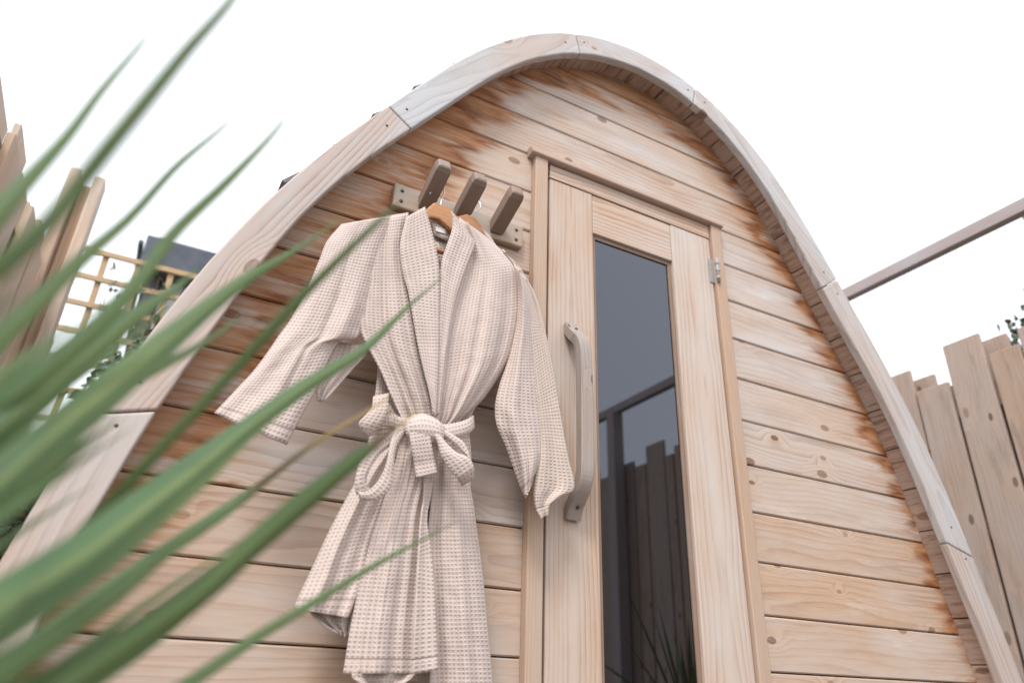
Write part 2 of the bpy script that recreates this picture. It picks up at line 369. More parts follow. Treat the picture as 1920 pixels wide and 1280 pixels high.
# ================================================================== GROUND
g = link('ground', mesh('ground', [(-60, -60, 0), (60, -60, 0), (60, 60, 0), (-60, 60, 0)], [(0, 1, 2, 3)]), M['ground']); tag(g, kind='structure')

# ================================================================== SAUNA CABIN
XC = 2.6
# outlines of the arch front in plank widths, from the left foot over the top to the right foot
OUT = [(-10.05, -14.0), (-9.9, -12.7), (-9.68, -11.5), (-9.43, -10.43), (-9.19, -9.46), (-8.92, -8.57), (-8.64, -7.76), (-8.35, -7.0), (-8.05, -6.3), (-7.74, -5.64), (-7.41, -5.01), (-7.07, -4.43), (-6.73, -3.86), (-6.38, -3.32), (-6.02, -2.78), (-5.66, -2.25), (-5.29, -1.71), (-4.9, -1.16), (-4.47, -0.61), (-4.0, -0.07), (-3.47, 0.45), (-2.89, 0.93), (-2.23, 1.34), (-1.53, 1.66), (-0.78, 1.87), (0.0, 1.96), (0.78, 1.92), (1.54, 1.76), (2.27, 1.48), (2.95, 1.09), (3.55, 0.62), (4.1, 0.1), (4.57, -0.47), (4.99, -1.05), (5.37, -1.63), (5.72, -2.2), (6.06, -2.76), (6.39, -3.31), (6.72, -3.87), (7.06, -4.43), (7.39, -5.02), (7.72, -5.64), (8.03, -6.3), (8.32, -7.0), (8.59, -7.75), (8.85, -8.56), (9.11, -9.44), (9.39, -10.42), (9.7, -11.52), (10.0, -12.81), (10.2, -14.1)]
INN = [(-9.35, -13.6), (-9.15, -12.3), (-8.98, -11.2), (-8.74, -10.19), (-8.48, -9.27), (-8.21, -8.45), (-7.96, -7.7), (-7.72, -7.0), (-7.46, -6.35), (-7.19, -5.73), (-6.89, -5.15), (-6.57, -4.61), (-6.23, -4.09), (-5.89, -3.6), (-5.54, -3.12), (-5.19, -2.64), (-4.84, -2.16), (-4.48, -1.66), (-4.1, -1.14), (-3.68, -0.63), (-3.21, -0.13), (-2.67, 0.34), (-2.08, 0.75), (-1.42, 1.08), (-0.73, 1.29), (0.0, 1.39), (0.73, 1.35), (1.44, 1.18), (2.11, 0.89), (2.73, 0.49), (3.27, 0.02), (3.75, -0.51), (4.16, -1.06), (4.51, -1.62), (4.83, -2.17), (5.12, -2.7), (5.41, -3.21), (5.71, -3.71), (6.01, -4.2), (6.32, -4.7), (6.63, -5.22), (6.94, -5.78), (7.22, -6.37), (7.48, -7.0), (7.72, -7.68), (7.96, -8.4), (8.2, -9.2), (8.47, -10.08), (8.79, -11.1), (9.1, -12.27), (9.36, -13.59)]
def arc_at(c, th):
    """point of an outline at signed polar angle th (degrees) about (0,-7)"""
    k = [math.degrees(math.atan2(a, b+7)) for a, b in c]
    return float(np.interp(th, k, [q[0] for q in c])), float(np.interp(th, k, [q[1] for q in c]))
def offset(c, d):
    o = []
    for i, (a, b) in enumerate(c):
        p, q = c[max(i-1, 0)], c[min(i+1, len(c)-1)]
        tx, tz = q[0]-p[0], q[1]-p[1]; L = math.hypot(tx, tz); o.append((a-tz/L*d, b+tx/L*d))
    return o
FAC = offset(INN, .15)                   # the facade's own outline (inner face of the roof boards)
def side_x(z, sgn):
    h_ = [q for q in FAC if q[0]*sgn >= -.01]; h_ = sorted(h_, key=lambda q: q[1])
    return XC+float(np.interp(z, [q[1] for q in h_], [q[0] for q in h_]))
ZTOP = max(b for a, b in FAC)-.01
_t = np.linspace(0, len(FAC)-1, 281)
FPTS = np.stack([np.interp(_t, range(len(FAC)), [a for a, b in FAC]), np.interp(_t, range(len(FAC)), [b for a, b in FAC])], 1)
def edge_dist(x, z): return float(np.sqrt(((FPTS-np.array([x-XC, z]))**2).sum(1)).min())*P

SAUNA = empty('sauna_cabin', U(XC, 8, -ZB)); tag(SAUNA, 'arched timber sauna cabin with stained plank front and a tall dark glass door', 'sauna cabin')
SL = SAUNA.location.copy()
def plank(zlo, zhi, side, stain, weather):
    """one horizontal cladding board; side -1 left of the door, 1 right, 0 right across"""
    h = (zhi-zlo)*P; top = zhi > 1.3
    prof = [(0, .02), (0, .0045), (.0035, 0), (.3*h, 0), (.62*h, 0), (h-.0035, 0), (h, .0045), (h, .02)]
    nx = 26; zc = (zlo+zhi)/2; gap = .0016
    xl0 = side_x(zc, -1) if side <= 0 else 5.23; xr0 = side_x(zc, 1) if side >= 0 else -.005
    cx = (xl0+xr0)/2; V = []; E = []
    for (pz, py) in prof:
        zz = zlo*P + gap + pz*(1-2*gap/h); zu = min(zz/P, ZTOP)
        xl = side_x(zu, -1) if side <= 0 else 5.23; xr = side_x(zu, 1) if side >= 0 else -.005
        for k in range(nx+1):
            xx = xl+(xr-xl)*k/nx; V.append(((xx-cx)*P, py, zz-zc*P)); E.append(edge_dist(xx, zu))
    F = []
    for j in range(len(prof)-1):
        for k in range(nx): a = j*(nx+1)+k; F.append((a, a+1, a+nx+2, a+nx+1))
    me = mesh('plank', V, F); at_ = me.attributes.new('edge', 'FLOAT', 'POINT'); at_.data.foreach_set('value', E)
    o = link('plank', me, M['clad'], SAUNA); o.location = U(cx, 0, zc)-SL + Vector((0, -random.uniform(0, .0012), 0)); wcol(o, weather, stain)
    return o
rr = random.Random(11)
plank(1, ZTOP, 0, .17, .25)
plank(0, 1, 0, .09, .55); plank(-1, 0, 0, .085, .55); plank(-2, -1, 0, .11, .45)
LST = [.16, .19, .18, .20, .15, .13, .18, .18, .14, .06, .09, .07]
RST = [.07, .05, .08, .05, .08, .05, .05, .05, .045, .02, .02, .015]
for i in range(12):
    z = -2-i
    plank(z-1, z, -1, LST[i], [.45, .45, .35, .3, .3, .35, .5, .5, .25, .2, .3, .3][i])
    plank(z-1, z, 1, RST[i], [.55, .6, .6, .6, .5, .55, .5, .2, .15, .35, .3, .3][i])
# backing wall right behind the boards, and the rear wall
bk = [(a*P, b*P) for a, b in FAC]
o = link('backing_wall', prism_mesh(bk, .018, .03, 'backing_wall'), M['dark'], SAUNA); o.location = U(XC, 0, 0)-SL
o = link('rear_wall', prism_mesh(bk, 2.2, 2.23, 'rear_wall'), M['dark'], SAUNA); o.location = U(XC, 0, 0)-SL
o = link('floor_base', box_mesh(2*9.0*P, 2.25, .09, 'floor_base'), M['fence'], SAUNA); o.location = U(XC, 8, -ZB+.33)-SL
# roof boards run back from the arch; their inner faces are the soffit
s = np.concatenate([[0], np.cumsum([math.hypot(FPTS[i+1][0]-FPTS[i][0], FPTS[i+1][1]-FPTS[i][1]) for i in range(len(FPTS)-1)])])
nb = int(round(s[-1])); bw_ = s[-1]/nb
fo = lambda q: (float(np.interp(q, s, FPTS[:, 0])), float(np.interp(q, s, FPTS[:, 1])))
Y0, Y1 = -.43*P, 16.2*P
def shell_piece(name, q0, q1, in0, in1, th, y0, y1, mat, weather):
    a, b = fo(q0), fo(q1); t = Vector((b[0]-a[0], 0, b[1]-a[1])).normalized(); nrm = Vector((-t.z, 0, t.x))
    if nrm.dot(Vector(((a[0]+b[0])/2, 0, (a[1]+b[1])/2+7))) < 0: nrm = -nrm
    A = Vector((a[0]*P, 0, a[1]*P)); B = Vector((b[0]*P, 0, b[1]*P)); mid = (A+B)/2
    L = (B-A).length/2; V = []
    for yy in (y0, y1):
        V += [(yy, in0, -L), (yy, in1, L), (yy, in1+th, L), (yy, in0+th, -L)]
    # local: x = world y, y = outward normal, z = along the curve
    F = [(0, 1, 2, 3), (7, 6, 5, 4), (0, 4, 5, 1), (1, 5, 6, 2), (2, 6, 7, 3), (3, 7, 4, 0)]
    me = mesh(name, V, F); o = link(name, me, mat, SAUNA)
    org = U(XC, 0, 0) + mid - SL
    x = Vector((0, 1, 0)); y = nrm; z = t
    o.matrix_local = Matrix(((x.x, y.x, z.x, org.x), (x.y, y.y, z.y, org.y), (x.z, y.z, z.z, org.z), (0, 0, 0, 1)))
    bm = bmesh.new(); bm.from_mesh(me); bmesh.ops.recalc_face_normals(bm, faces=bm.faces); bm.to_mesh(me); bm.free()
    bevel(o, .002, 1); wcol(o, weather); return o
for i in range(nb):
    shell_piece('roof_board', i*bw_+.012, (i+1)*bw_-.012, 0, 0, .036, Y0, Y1, M['roof'], rr.uniform(.1, .4))
OUTD = [(float(np.interp(t, range(len(OUT)), [q[0] for q in OUT])), float(np.interp(t, range(len(OUT)), [q[1] for q in OUT]))) for t in np.linspace(0, len(OUT)-1, 301)]
# shingle courses outside: butt ends stand proud of the arch
mid_s = s[-1]/2; ns = 15; course = (mid_s-.15)/ns
for sgn in (-1, 1):
    for i in range(ns):
        lo, hi = mid_s+sgn*(.1+(i+1)*course), mid_s+sgn*(.1+i*course)          # lo = lower edge
        hgt = [(.037, .072), (.037, .098)]
        q0, q1 = (lo, hi) if sgn < 0 else (hi, lo)
        def gap_to_arch(q): a, b = fo(q); return min(math.hypot(a-c_[0], b-c_[1]) for c_ in OUTD)*P
        wl, wh = gap_to_arch(lo)+(.011 if i < 8 else -.012), gap_to_arch(hi)-.022
        u0, u1 = (wl, wh) if sgn < 0 else (wh, wl)
        j = rr.uniform(-.006, .005)
        shell_piece('roof_shingle', q0, q1, u0+j, u1+j, .012, -.30*P+rr.uniform(0, .02), Y1+.03, M['shingle'], .5)
# arch segments
SEAM = [-121.5, -105.2, -55.2, -12.4, 11.8, 54.9, 104.4, 121.5]
YF, YB = -.65*P, -.44*P
for k in range(7):
    a0, a1 = SEAM[k]+.06, SEAM[k+1]-.06; n = max(4, int((a1-a0)/3))
    wo_ = [(0, 0), (0, 0), (0, .0), (0, 0), (0, 0), (0, 0), (0, 0)][k]
    A = [arc_at(OUT, a0+(a1-a0)*i/n) for i in range(n+1)]; B = [arc_at(INN, a0+(a1-a0)*i/n) for i in range(n+1)]
    ch = Vector((A[-1][0]+B[-1][0]-A[0][0]-B[0][0], 0, A[-1][1]+B[-1][1]-A[0][1]-B[0][1])).normalized()
    c0 = Vector(((A[n//2][0]+B[n//2][0])/2*P, 0, (A[n//2][1]+B[n//2][1])/2*P))
    zd = Vector((-ch.z, 0, ch.x))
    loc = lambda q: ((Vector((q[0]*P, 0, q[1]*P))-c0).dot(ch), (Vector((q[0]*P, 0, q[1]*P))-c0).dot(zd))
    poly = [loc(q) for q in A] + [loc(q) for q in B[::-1]]
    o = link('arch_segment', prism_mesh(poly, YF, YB, 'arch_segment'), M['ring_straight' if k in (0, 1, 6) else 'ring'], SAUNA)
    frame(o, U(XC, 0, 0)+c0, ch, zd, SL); bevel(o, .005, 3); wcol(o, [.55, .55, .78, .95, .85, .7, .5][k]); o.location.y -= rr.uniform(0, .0015)
    for p_ in o.data.polygons: p_.use_smooth = False
    scm = None
    for f_, tt in ((.05, .42), (.94, .5)):
        i = f_*n; th = a0+(a1-a0)*f_; qa, qb = arc_at(OUT, th), arc_at(INN, th)
        q = (qa[0]*(1-tt)+qb[0]*tt, qa[1]*(1-tt)+qb[1]*tt); l = loc(q)
        s_ = link('screw', tube_mesh([(0, -.0008, 0), (0, .002, 0)], .0036, 8, 'screw'), M['screw'], o)
        s_.location = (l[0], YF, l[1])

# ------------------------------------------------------------------ door and its frame
def dboard(name, x0, x1, z0, z1, y0, y1, mat, parent, ploc, vert=None, bw=.003, weather=.25):
    """door timber between plank coordinates; grain along the longer side"""
    lx, lz = (x1-x0)*P, (z1-z0)*P; v = (lz > lx) if vert is None else vert
    th = y1-y0
    c = U((x0+x1)/2, 0, (z0+z1)/2); c.y = (y0+y1)/2
    if v: o = link(name, box_mesh(lz, th, lx, name), mat, parent); frame(o, c, (0, 0, 1), (-1, 0, 0), ploc)
    else: o = link(name, box_mesh(lx, th, lz, name), mat, parent); frame(o, c, (1, 0, 0), (0, 0, 1), ploc)
    bevel(o, bw, 2); wcol(o, weather); return o
FR = empty('door_frame', U(XC, 0, -13.4)-SL, SAUNA); FL = U(XC, 0, -13.4)
dboard('jamb', .0, .31, -13.4, -2.10, -.024, .02, M['frame'], FR, FL, weather=.15)
dboard('jamb', 4.925, 5.225, -13.4, -2.10, -.024, .02, M['frame'], FR, FL, weather=.15)
# moulded head: sloping drip profile
hp = [(-.026, -2.13), (-.033, -2.11), (-.035, -2.08), (-.031, -1.97), (-.016, -1.90), (.0, -1.90), (.0, -2.13)]
V = []; n = len(hp)
for x_ in (-.13, 5.06+.21):
    for (yy, zz) in hp: V.append(((x_-XC)*P, yy, (zz+2.02)*P))
F = [tuple(range(n)), tuple(range(2*n-1, n-1, -1))] + [(i, n+i, n+(i+1) % n, (i+1) % n) for i in range(n)]
me = mesh('head', V, F); bm = bmesh.new(); bm.from_mesh(me); bmesh.ops.recalc_face_normals(bm, faces=bm.faces); bm.to_mesh(me); bm.free()
o = link('head_moulding', me, M['head'], FR); o.location = U(XC, 0, -2.02)-FL; bevel(o, .002, 2); wcol(o, .35)
dboard('reveal', .31, .372, -13.4, -2.135, .012, .03, M['peg'], FR, FL, weather=.1)
dboard('threshold', .31, 4.92, -13.55, -13.4, -.03, .03, M['frame'], FR, FL)
DO = empty('door', U(4.9, 0, -13.38)-SL, SAUNA); DL = U(4.9, 0, -13.38)
dboard('top_lipping', .40, 4.905, -2.50, -2.142, -.014, .026, M['door'], DO, DL, bw=.002, weather=.15)
dboard('stile', .40, 1.50, -13.38, -2.52, -.012, .026, M['door'], DO, DL, weather=.28)
dboard('stile', 3.70, 4.895, -13.38, -2.52, -.012, .026, M['door'], DO, DL, weather=.45)
dboard('rail', 1.506, 3.694, -3.53, -2.525, -.0105, .024, M['door'], DO, DL, bw=.004, weather=.35)
dboard('rail', 1.506, 3.694, -13.38, -12.75, -.0105, .024, M['door'], DO, DL, bw=.004, weather=.25)
for (x0, x1, z0, z1) in ((1.506, 1.60, -12.75, -3.53), (3.60, 3.694, -12.75, -3.53), (1.60, 3.60, -3.62, -3.53)):
    dboard('glazing_bead', x0, x1, z0, z1, -.001, .012, M['peg'], DO, DL, bw=.001, weather=.1)
o = dboard('glass_pane', 1.5, 3.7, -12.8, -3.5, .004, .010, M['glass'], DO, DL, bw=.0005)
for zz in (-3.43, -12.95):
    h = link('hinge', tube_mesh([(0, 0, -.045), (0, 0, .045)], .0058, 12, 'hinge'), M['hinge'], DO); h.location = U(4.955, 0, zz)-DL+Vector((0, -.028, 0))
    for s__ in (-.0155, 0, .0155):
        k = link('knuckle', tube_mesh([(0, 0, -.006), (0, 0, .006)], .0066, 12, 'knuckle'), M['hinge'], h); k.location = (0, 0, s__*1.8)
    lf = link('hinge_leaf', box_mesh(.022, .003, .088, 'hinge_leaf'), M['hinge'], h); lf.location = (-.013, .014, 0)
# curved pull handle: a square section swept along a bow
hb = [(-5.98, -.10, .30), (-6.12, -.17, .30), (-6.28, -.30, .29), (-6.42, -.44, .27), (-6.6, -.53, .26), (-6.95, -.56, .255), (-7.8, -.57, .26), (-8.7, -.56, .265), (-9.05, -.54, .27), (-9.25, -.46, .27), (-9.4, -.33, .28), (-9.55, -.20, .29), (-9.74, -.10, .30)]
hb = cr(hb, 44); V = []; F = []; m_ = 8
for i, (zz, yy, wd) in enumerate(hb):
    j0, j1 = max(0, i-1), min(len(hb)-1, i+1); tz, ty = hb[j1][0]-hb[j0][0], hb[j1][1]-hb[j0][1]; L = math.hypot(tz, ty); nz, ny = -ty/L, tz/L
    th = .105*P if 5 < i < 38 else .10*P
    for (a, b_) in ((-1, -.8), (-.82, -1), (.82, -1), (1, -.8), (1, .8), (.82, 1), (-.82, 1), (-1, .8)):
        V.append(((zz+7.8)*P + b_*th*nz, yy*P + b_*th*ny, a*wd*P*.5))
for i in range(len(hb)-1):
    for k in range(m_): F.append((i*m_+k, i*m_+(k+1) % m_, (i+1)*m_+(k+1) % m_, (i+1)*m_+k))
F += [tuple(range(m_-1, -1, -1)), tuple(range((len(hb)-1)*m_, len(hb)*m_))]
me = mesh('handle', V, F); bm = bmesh.new(); bm.from_mesh(me); bmesh.ops.recalc_face_normals(bm, faces=bm.faces); bm.to_mesh(me); bm.free()
ha = link('handle', me, M['handle'], DO); frame(ha, U(.90, 0, -7.8), (0, 0, 1), (-1, 0, 0), DL); wcol(ha, .6)
for zz, yy in ((-6.13, -.28), (-9.58, -.29)):
    sc_ = link('screw', tube_mesh([(0, -.002, 0), (0, .003, 0)], .0045, 8, 'screw'), M['screw'], ha); sc_.location = ((zz+7.8)*P, yy*P-.004, 0)

# ================================================================== COAT RACK
RL = U(-1.62, 0, -4.31); RACK = empty('coat_rack', RL); tag(RACK, 'wooden coat rack with three square pegs fixed to the planks left of the door', 'coat rack')
dboard('back_board', -2.98, -.25, -4.57, -4.05, -.023, .0-.0015, M['rack'], RACK, RL, bw=.005, weather=.3)
TILT = math.radians(22)
for px_ in (-2.36, -1.64, -.86):
    a = U(px_, 0, -4.33)+Vector((0, -.02, 0)); d = Vector((0, -math.cos(TILT), math.sin(TILT))); L = .135; wd = .040
    V = []; F = []
    for (q, k) in ((0, 1), (.88, 1), (.97, .86), (1.0, .66)):
        for (sx, sz) in ((-1, -1), (1, -1), (1, 1), (-1, 1)):
            V.append((q*L, sz*wd/2*k, sx*wd/2*k))
    for i in range(3):
        for k in range(4): F.append((i*4+k, i*4+(k+1) % 4, i*4+4+(k+1) % 4, i*4+4+k))
    F += [(3, 2, 1, 0), (12, 13, 14, 15)]
    me = mesh('peg', V, F); bm = bmesh.new(); bm.from_mesh(me); bmesh.ops.recalc_face_normals(bm, faces=bm.faces); bm.to_mesh(me); bm.free()
    o = link('peg', me, M['peg'], RACK); frame(o, a, d, (1, 0, 0), RL); bevel(o, .003, 2); wcol(o, .2)
for x_ in (-2.83, -.41):
    for z_ in (-4.2, -4.43):
        s_ = link('screw', tube_mesh([(0, -.0012, 0), (0, .003, 0)], .005, 8, 'screw'), M['screw'], RACK); s_.location = U(x_, 0, z_)-RL+Vector((0, -.023, 0))

# ================================================================== HANGERS
def hanger(label, poly, bar, hook, y0, y1):
    c = at(poly[3][0], poly[3][1], (y0+y1)/2); H = empty('clothes_hanger', c); tag(H, label, 'hanger', 'wooden hangers on the coat rack')
    pts = [at(u, v, (y0+y1)/2)-c for u, v in poly]
    o = link('shoulder_bar', prism_mesh([(p.x, p.z) for p in pts], (y0-y1)/2, (y1-y0)/2, 'shoulder_bar'), M['hanger'], H); bevel(o, .005, 3); wcol(o, 0)
    q = [at(u, v, (y0+y1)/2)-c for u, v in bar]
    o = link('trouser_bar', tube_mesh(q, .006, 10, 'trouser_bar'), M['hanger'], H); wcol(o, 0)
    q = cr([tuple(at(u, v, yy)-c) for u, v, yy in hook], 24)
    link('hook', tube_mesh([Vector(k) for k in q], .0018, 8, 'hook'), M['steel'], H)
hanger('wooden hanger on the first peg inside the front bathrobe',
       [(664, 460), (740, 432), (782, 408), (813, 381), (837, 389), (850, 402), (890, 440), (958, 500), (948, 516), (880, 464), (843, 433), (822, 414), (806, 410), (762, 446), (672, 476)],
       [(700, 440), (820, 470), (925, 500)],
       [(824, 392, -.105), (828, 376, -.105), (833, 362, -.1), (831, 353, -.095), (824, 350, -.085), (812, 355, -.08), (806, 364, -.08)], -.113, -.097)
hanger('wooden hanger on the middle peg holding the bathrobe behind',
       [(740, 430), (820, 418), (858, 407), (874, 403), (890, 411), (903, 428), (930, 462), (985, 525), (975, 535), (915, 472), (894, 440), (880, 430), (858, 428), (820, 440), (745, 450)],
       [(770, 455), (880, 490), (965, 530)],
       [(878, 410, -.075), (884, 403, -.075), (895, 396, -.072), (901, 387, -.07), (898, 379, -.065), (888, 377, -.06), (878, 384, -.06)], -.083, -.067)

# ================================================================== BATHROBES
PATCHN = [0]
def patch(name, rows, y0, fold, parent, ploc, nu=26, nv=44, mat='robe', thick=.004, uv0=(0, 0), uscale=1., hem=False, wrinkle=.0028):
    r = cr(rows, nv+1); V = []; UV = []
    W = np.mean([(at(a[0], a[1], y0)-at(a[2], a[3], y0)).length for a in r])*uscale
    L = [0.]
    for i in range(nv):
        p, q = r[i], r[i+1]; L.append(L[-1]+(at((p[0]+p[2])/2, (p[1]+p[3])/2, y0)-at((q[0]+q[2])/2, (q[1]+q[3])/2, y0)).length)
    HM = []; sd0 = PATCHN[0]*3.7; PATCHN[0] += 1
    for j in range(nv+1):
        for i in range(nu+1):
            u, v = i/nu, j/nv; a = r[j]
            y = y0 + fold(u, v)
            q = mnoise.noise(Vector((u*W*26+sd0, L[j]*9, sd0)))+.55*mnoise.noise(Vector((u*W*55-L[j]*22, L[j]*30+u*W*18, sd0+9)))
            y -= wrinkle*q*min(1, 6*v+.3); HM.append(L[-1]-L[j] if hem else 1.)
            V.append(at(a[0]+(a[2]-a[0])*u, a[1]+(a[3]-a[1])*u, y)-ploc); UV.append((u*W+uv0[0], L[j]+uv0[1]))
    F = [(j*(nu+1)+i, (j+1)*(nu+1)+i, (j+1)*(nu+1)+i+1, j*(nu+1)+i+1) for j in range(nv) for i in range(nu)]
    me = mesh(name, V, F, True); ul = me.uv_layers.new(name='UVMap')
    for lp in me.loops: ul.data[lp.index].uv = UV[lp.vertex_index]
    ah = me.attributes.new('hem', 'FLOAT', 'POINT'); ah.data.foreach_set('value', HM)
    o = link(name, me, M[mat], parent)
    sd_ = o.modifiers.new('thickness', 'SOLIDIFY'); sd_.thickness = thick; sd_.offset = -1
    return o
S = math.sin; PI = math.pi
def puff(a, e=3): return lambda u, v: -a*(1-abs(2*u-1)**e)
def folds(terms, base=None, edge=.0):
    """terms: (cycles, phase, drift, amplitude top, amplitude bottom)"""
    def f(u, v):
        y = base(u, v) if base else 0.
        for c, p, dr, a0, a1 in terms:
            q = S(2*PI*(c*u+p+dr*v)); q = q if q > -.3 else -.3+(q+.3)*1.4
            y -= (a0+(a1-a0)*v)*q
        return y
    return f
R1L = at(815, 800, -.12); R1 = empty('bathrobe', R1L); tag(R1, 'cream waffle bathrobe tied with a bow, hanging in front from the first peg', 'bathrobe', 'waffle bathrobes on the coat rack')
R2L = at(830, 800, -.08); R2 = empty('bathrobe', R2L); tag(R2, 'beige waffle bathrobe mostly hidden behind the tied front bathrobe', 'bathrobe', 'waffle bathrobes on the coat rack')
YR = -.128
# back neck and back panel
o = patch('back_panel', [(770, 402, 862, 412), (800, 416, 852, 430), (806, 440, 850, 450), (800, 520, 862, 540), (780, 700, 870, 700), (770, 800, 860, 790)], -.09, puff(-.008), R1, R1L, 16, 24)
o = patch('neck_band', [(800, 414, 850, 427), (806, 420, 847, 433), (810, 428, 845, 441), (813, 440, 843, 452)], -.094, puff(.004), R1, R1L, 14, 8)
o = patch('cloth_label', [(816, 424, 838, 430), (817, 434, 838, 440)], -.1, puff(.001), R1, R1L, 6, 4, thick=.001); o.data.materials.clear(); o.data.materials.append(M['label'])
patch('sleeve', [(640, 420, 742, 402), (613, 452, 724, 450), (598, 488, 708, 510), (573, 548, 692, 566), (545, 598, 678, 610), (522, 630, 668, 634), (500, 662, 637, 640), (476, 694, 615, 678), (448, 724, 594, 728), (424, 750, 568, 776), (402, 773, 538, 834)], YR+.012,
      lambda u, v: -.020*(1-abs(2*u-1)**2.6) - .012*math.exp(-((u-.78)/.12)**2-((v-.45)/.2)**2) + .007*math.exp(-((u-.55-.25*(v-.5))/.05)**2)*S(PI*v) + .004*S(2*PI*(2.2*u+.8*v))*v, R1, R1L, 44, 70, hem=True)
patch('sleeve_lining', [(628, 640, 688, 648), (618, 668, 684, 668), (606, 700, 662, 690), (596, 728, 632, 722), (599, 752, 606, 749)], YR+.03, folds([(1.5, .2, .3, .004, .004)]), R1, R1L, 14, 20)
patch('front_panel', [(696, 410, 766, 398), (690, 470, 760, 470), (677, 550, 775, 548), (673, 612, 790, 636), (691, 655, 797, 680), (712, 694, 804, 712), (734, 745, 812, 746), (752, 784, 817, 780), (762, 806, 820, 802)], YR,
      folds([(1.6, .05, .25, .005, .008), (3.4, .3, -.2, .0006, .006), (6, .1, .1, .0, .0035)], lambda u, v: .022*(1-u)**5 + .006*v*v), R1, R1L, 48, 60)
patch('front_panel', [(862, 408, 908, 441), (874, 470, 942, 470), (866, 515, 972, 500), (850, 568, 979, 545), (840, 610, 979, 590), (832, 650, 972, 632), (828, 692, 960, 670), (825, 726, 936, 708), (822, 756, 907, 748), (820, 785, 884, 770), (818, 806, 852, 797)], YR,
      folds([(1.3, .55, -.2, .006, .009), (3.2, .2, .25, .001, .006), (5.5, .4, -.1, 0, .004)], lambda u, v: .022*u**5 + .006*v*v - .012*S(PI*u)*S(PI*v)), R1, R1L, 48, 60)
patch('collar', [(846, 395, 886, 446), (848, 426, 891, 458), (836, 464, 882, 482), (827, 495, 868, 520), (824, 560, 853, 570), (822, 640, 839, 646), (819, 720, 830, 717), (815, 779, 824, 773)], YR-.010, folds([(1., .1, .3, .002, .002)], puff(.005, 4)), R1, R1L, 16, 50, uscale=1.25)
patch('collar', [(761, 407, 797, 387), (750, 460, 812, 440), (755, 510, 823, 495), (766, 551, 825, 560), (782, 640, 824.5, 640), (793, 690, 822.5, 700), (803, 730, 820.5, 745), (812, 775, 818, 778)], YR-.015, folds([(1.2, .15, .2, .002, .002)], puff(.005, 4)), R1, R1L, 16, 50)
patch('sleeve', [(962, 494, 985, 520), (970, 550, 993, 560), (966, 612, 998, 620), (950, 680, 1002, 680), (936, 722, 1009, 730), (928, 762, 1014, 770), (932, 800, 1018, 800), (946, 832, 1019, 830), (960, 870, 1017, 856), (972, 905, 1008, 880), (984, 934, 992, 914)], YR+.016,
      folds([(1.1, .65, .15, .007, .009), (2.4, .1, .3, .002, .004)], lambda u, v: -.02*(1-abs(2*u-1)**2.5) + .012*math.exp(-((u-.55)/.08)**2)*v), R1, R1L, 36, 60, hem=True)
o = patch('sleeve_lining', [(976, 880, 1016, 858), (980, 905, 1008, 884), (986, 932, 996, 914)], YR+.034, puff(0), R1, R1L, 8, 8)
# skirt
patch('skirt_back', [(610, 1030, 700, 1030), (590, 1090, 690, 1095), (580, 1128, 680, 1140), (584, 1148, 672, 1164), (604, 1166, 664, 1182), (634, 1184, 656, 1197)], YR+.045, folds([(3., .2, .1, .004, .006)]), R1, R1L, 30, 24)
patch('skirt_panel', [(740, 800, 776, 800), (706, 850, 756, 850), (672, 895, 742, 890), (640, 950, 722, 940), (614, 1000, 704, 990), (592, 1048, 692, 1030), (573, 1088, 680, 1085), (554, 1130, 664, 1130), (553, 1141, 653, 1157)], YR+.012,
      folds([(1.3, .75, .12, .004, .010), (3., .1, .2, .002, .005)], lambda u, v: .03*(abs(2*u-1)**4)), R1, R1L, 48, 70, hem=True, wrinkle=.0035)
patch('skirt_panel', [(808, 800, 878, 798), (812, 850, 884, 850), (812, 905, 882, 905), (808, 950, 889, 950), (802, 1010, 897, 1010), (802, 1065, 904, 1062), (804, 1120, 910, 1120), (806, 1180, 915, 1178), (808, 1240, 921, 1240), (810, 1300, 926, 1300), (814, 1400, 934, 1395)], YR+.006,
      folds([(1.2, .6, -.05, .004, .011), (3.3, .2, .1, .002, .005)], lambda u, v: .03*(u**5) + .006*(1-u)**3), R1, R1L, 50, 70, wrinkle=.0035)
patch('skirt_panel', [(752, 798, 818, 798), (744, 850, 814, 855), (730, 905, 812, 905), (713, 955, 802, 955), (695, 1010, 798, 1010), (681, 1065, 796, 1070), (668, 1120, 792, 1125), (656, 1180, 788, 1185), (648, 1230, 787, 1232), (643, 1262, 786, 1262)], YR-.004,
      folds([(1.4, .55, .1, .003, .012), (2.9, .1, -.12, .002, .006), (5.2, .3, .1, .002, .002)], lambda u, v: .026*(1-u)**5), R1, R1L, 60, 76, hem=True, wrinkle=.0035)
patch('skirt_facing', [(798, 872, 816, 872), (796, 930, 808, 930), (791, 970, 801, 972), (787, 1030, 807, 1022), (784, 1070, 813, 1075), (780, 1153, 817, 1150), (777, 1215, 820, 1210), (776, 1263, 821, 1255)], YR-.017, folds([(.8, .3, .2, .002, .004)], lambda u, v: .006*u), R1, R1L, 12, 60, hem=True)
patch('hem_band', [(664, 1252, 790, 1250), (662, 1270, 770, 1272), (690, 1284, 752, 1284)], YR+.012, folds([(2, .2, .1, .004, .006)]), R1, R1L, 26, 8)
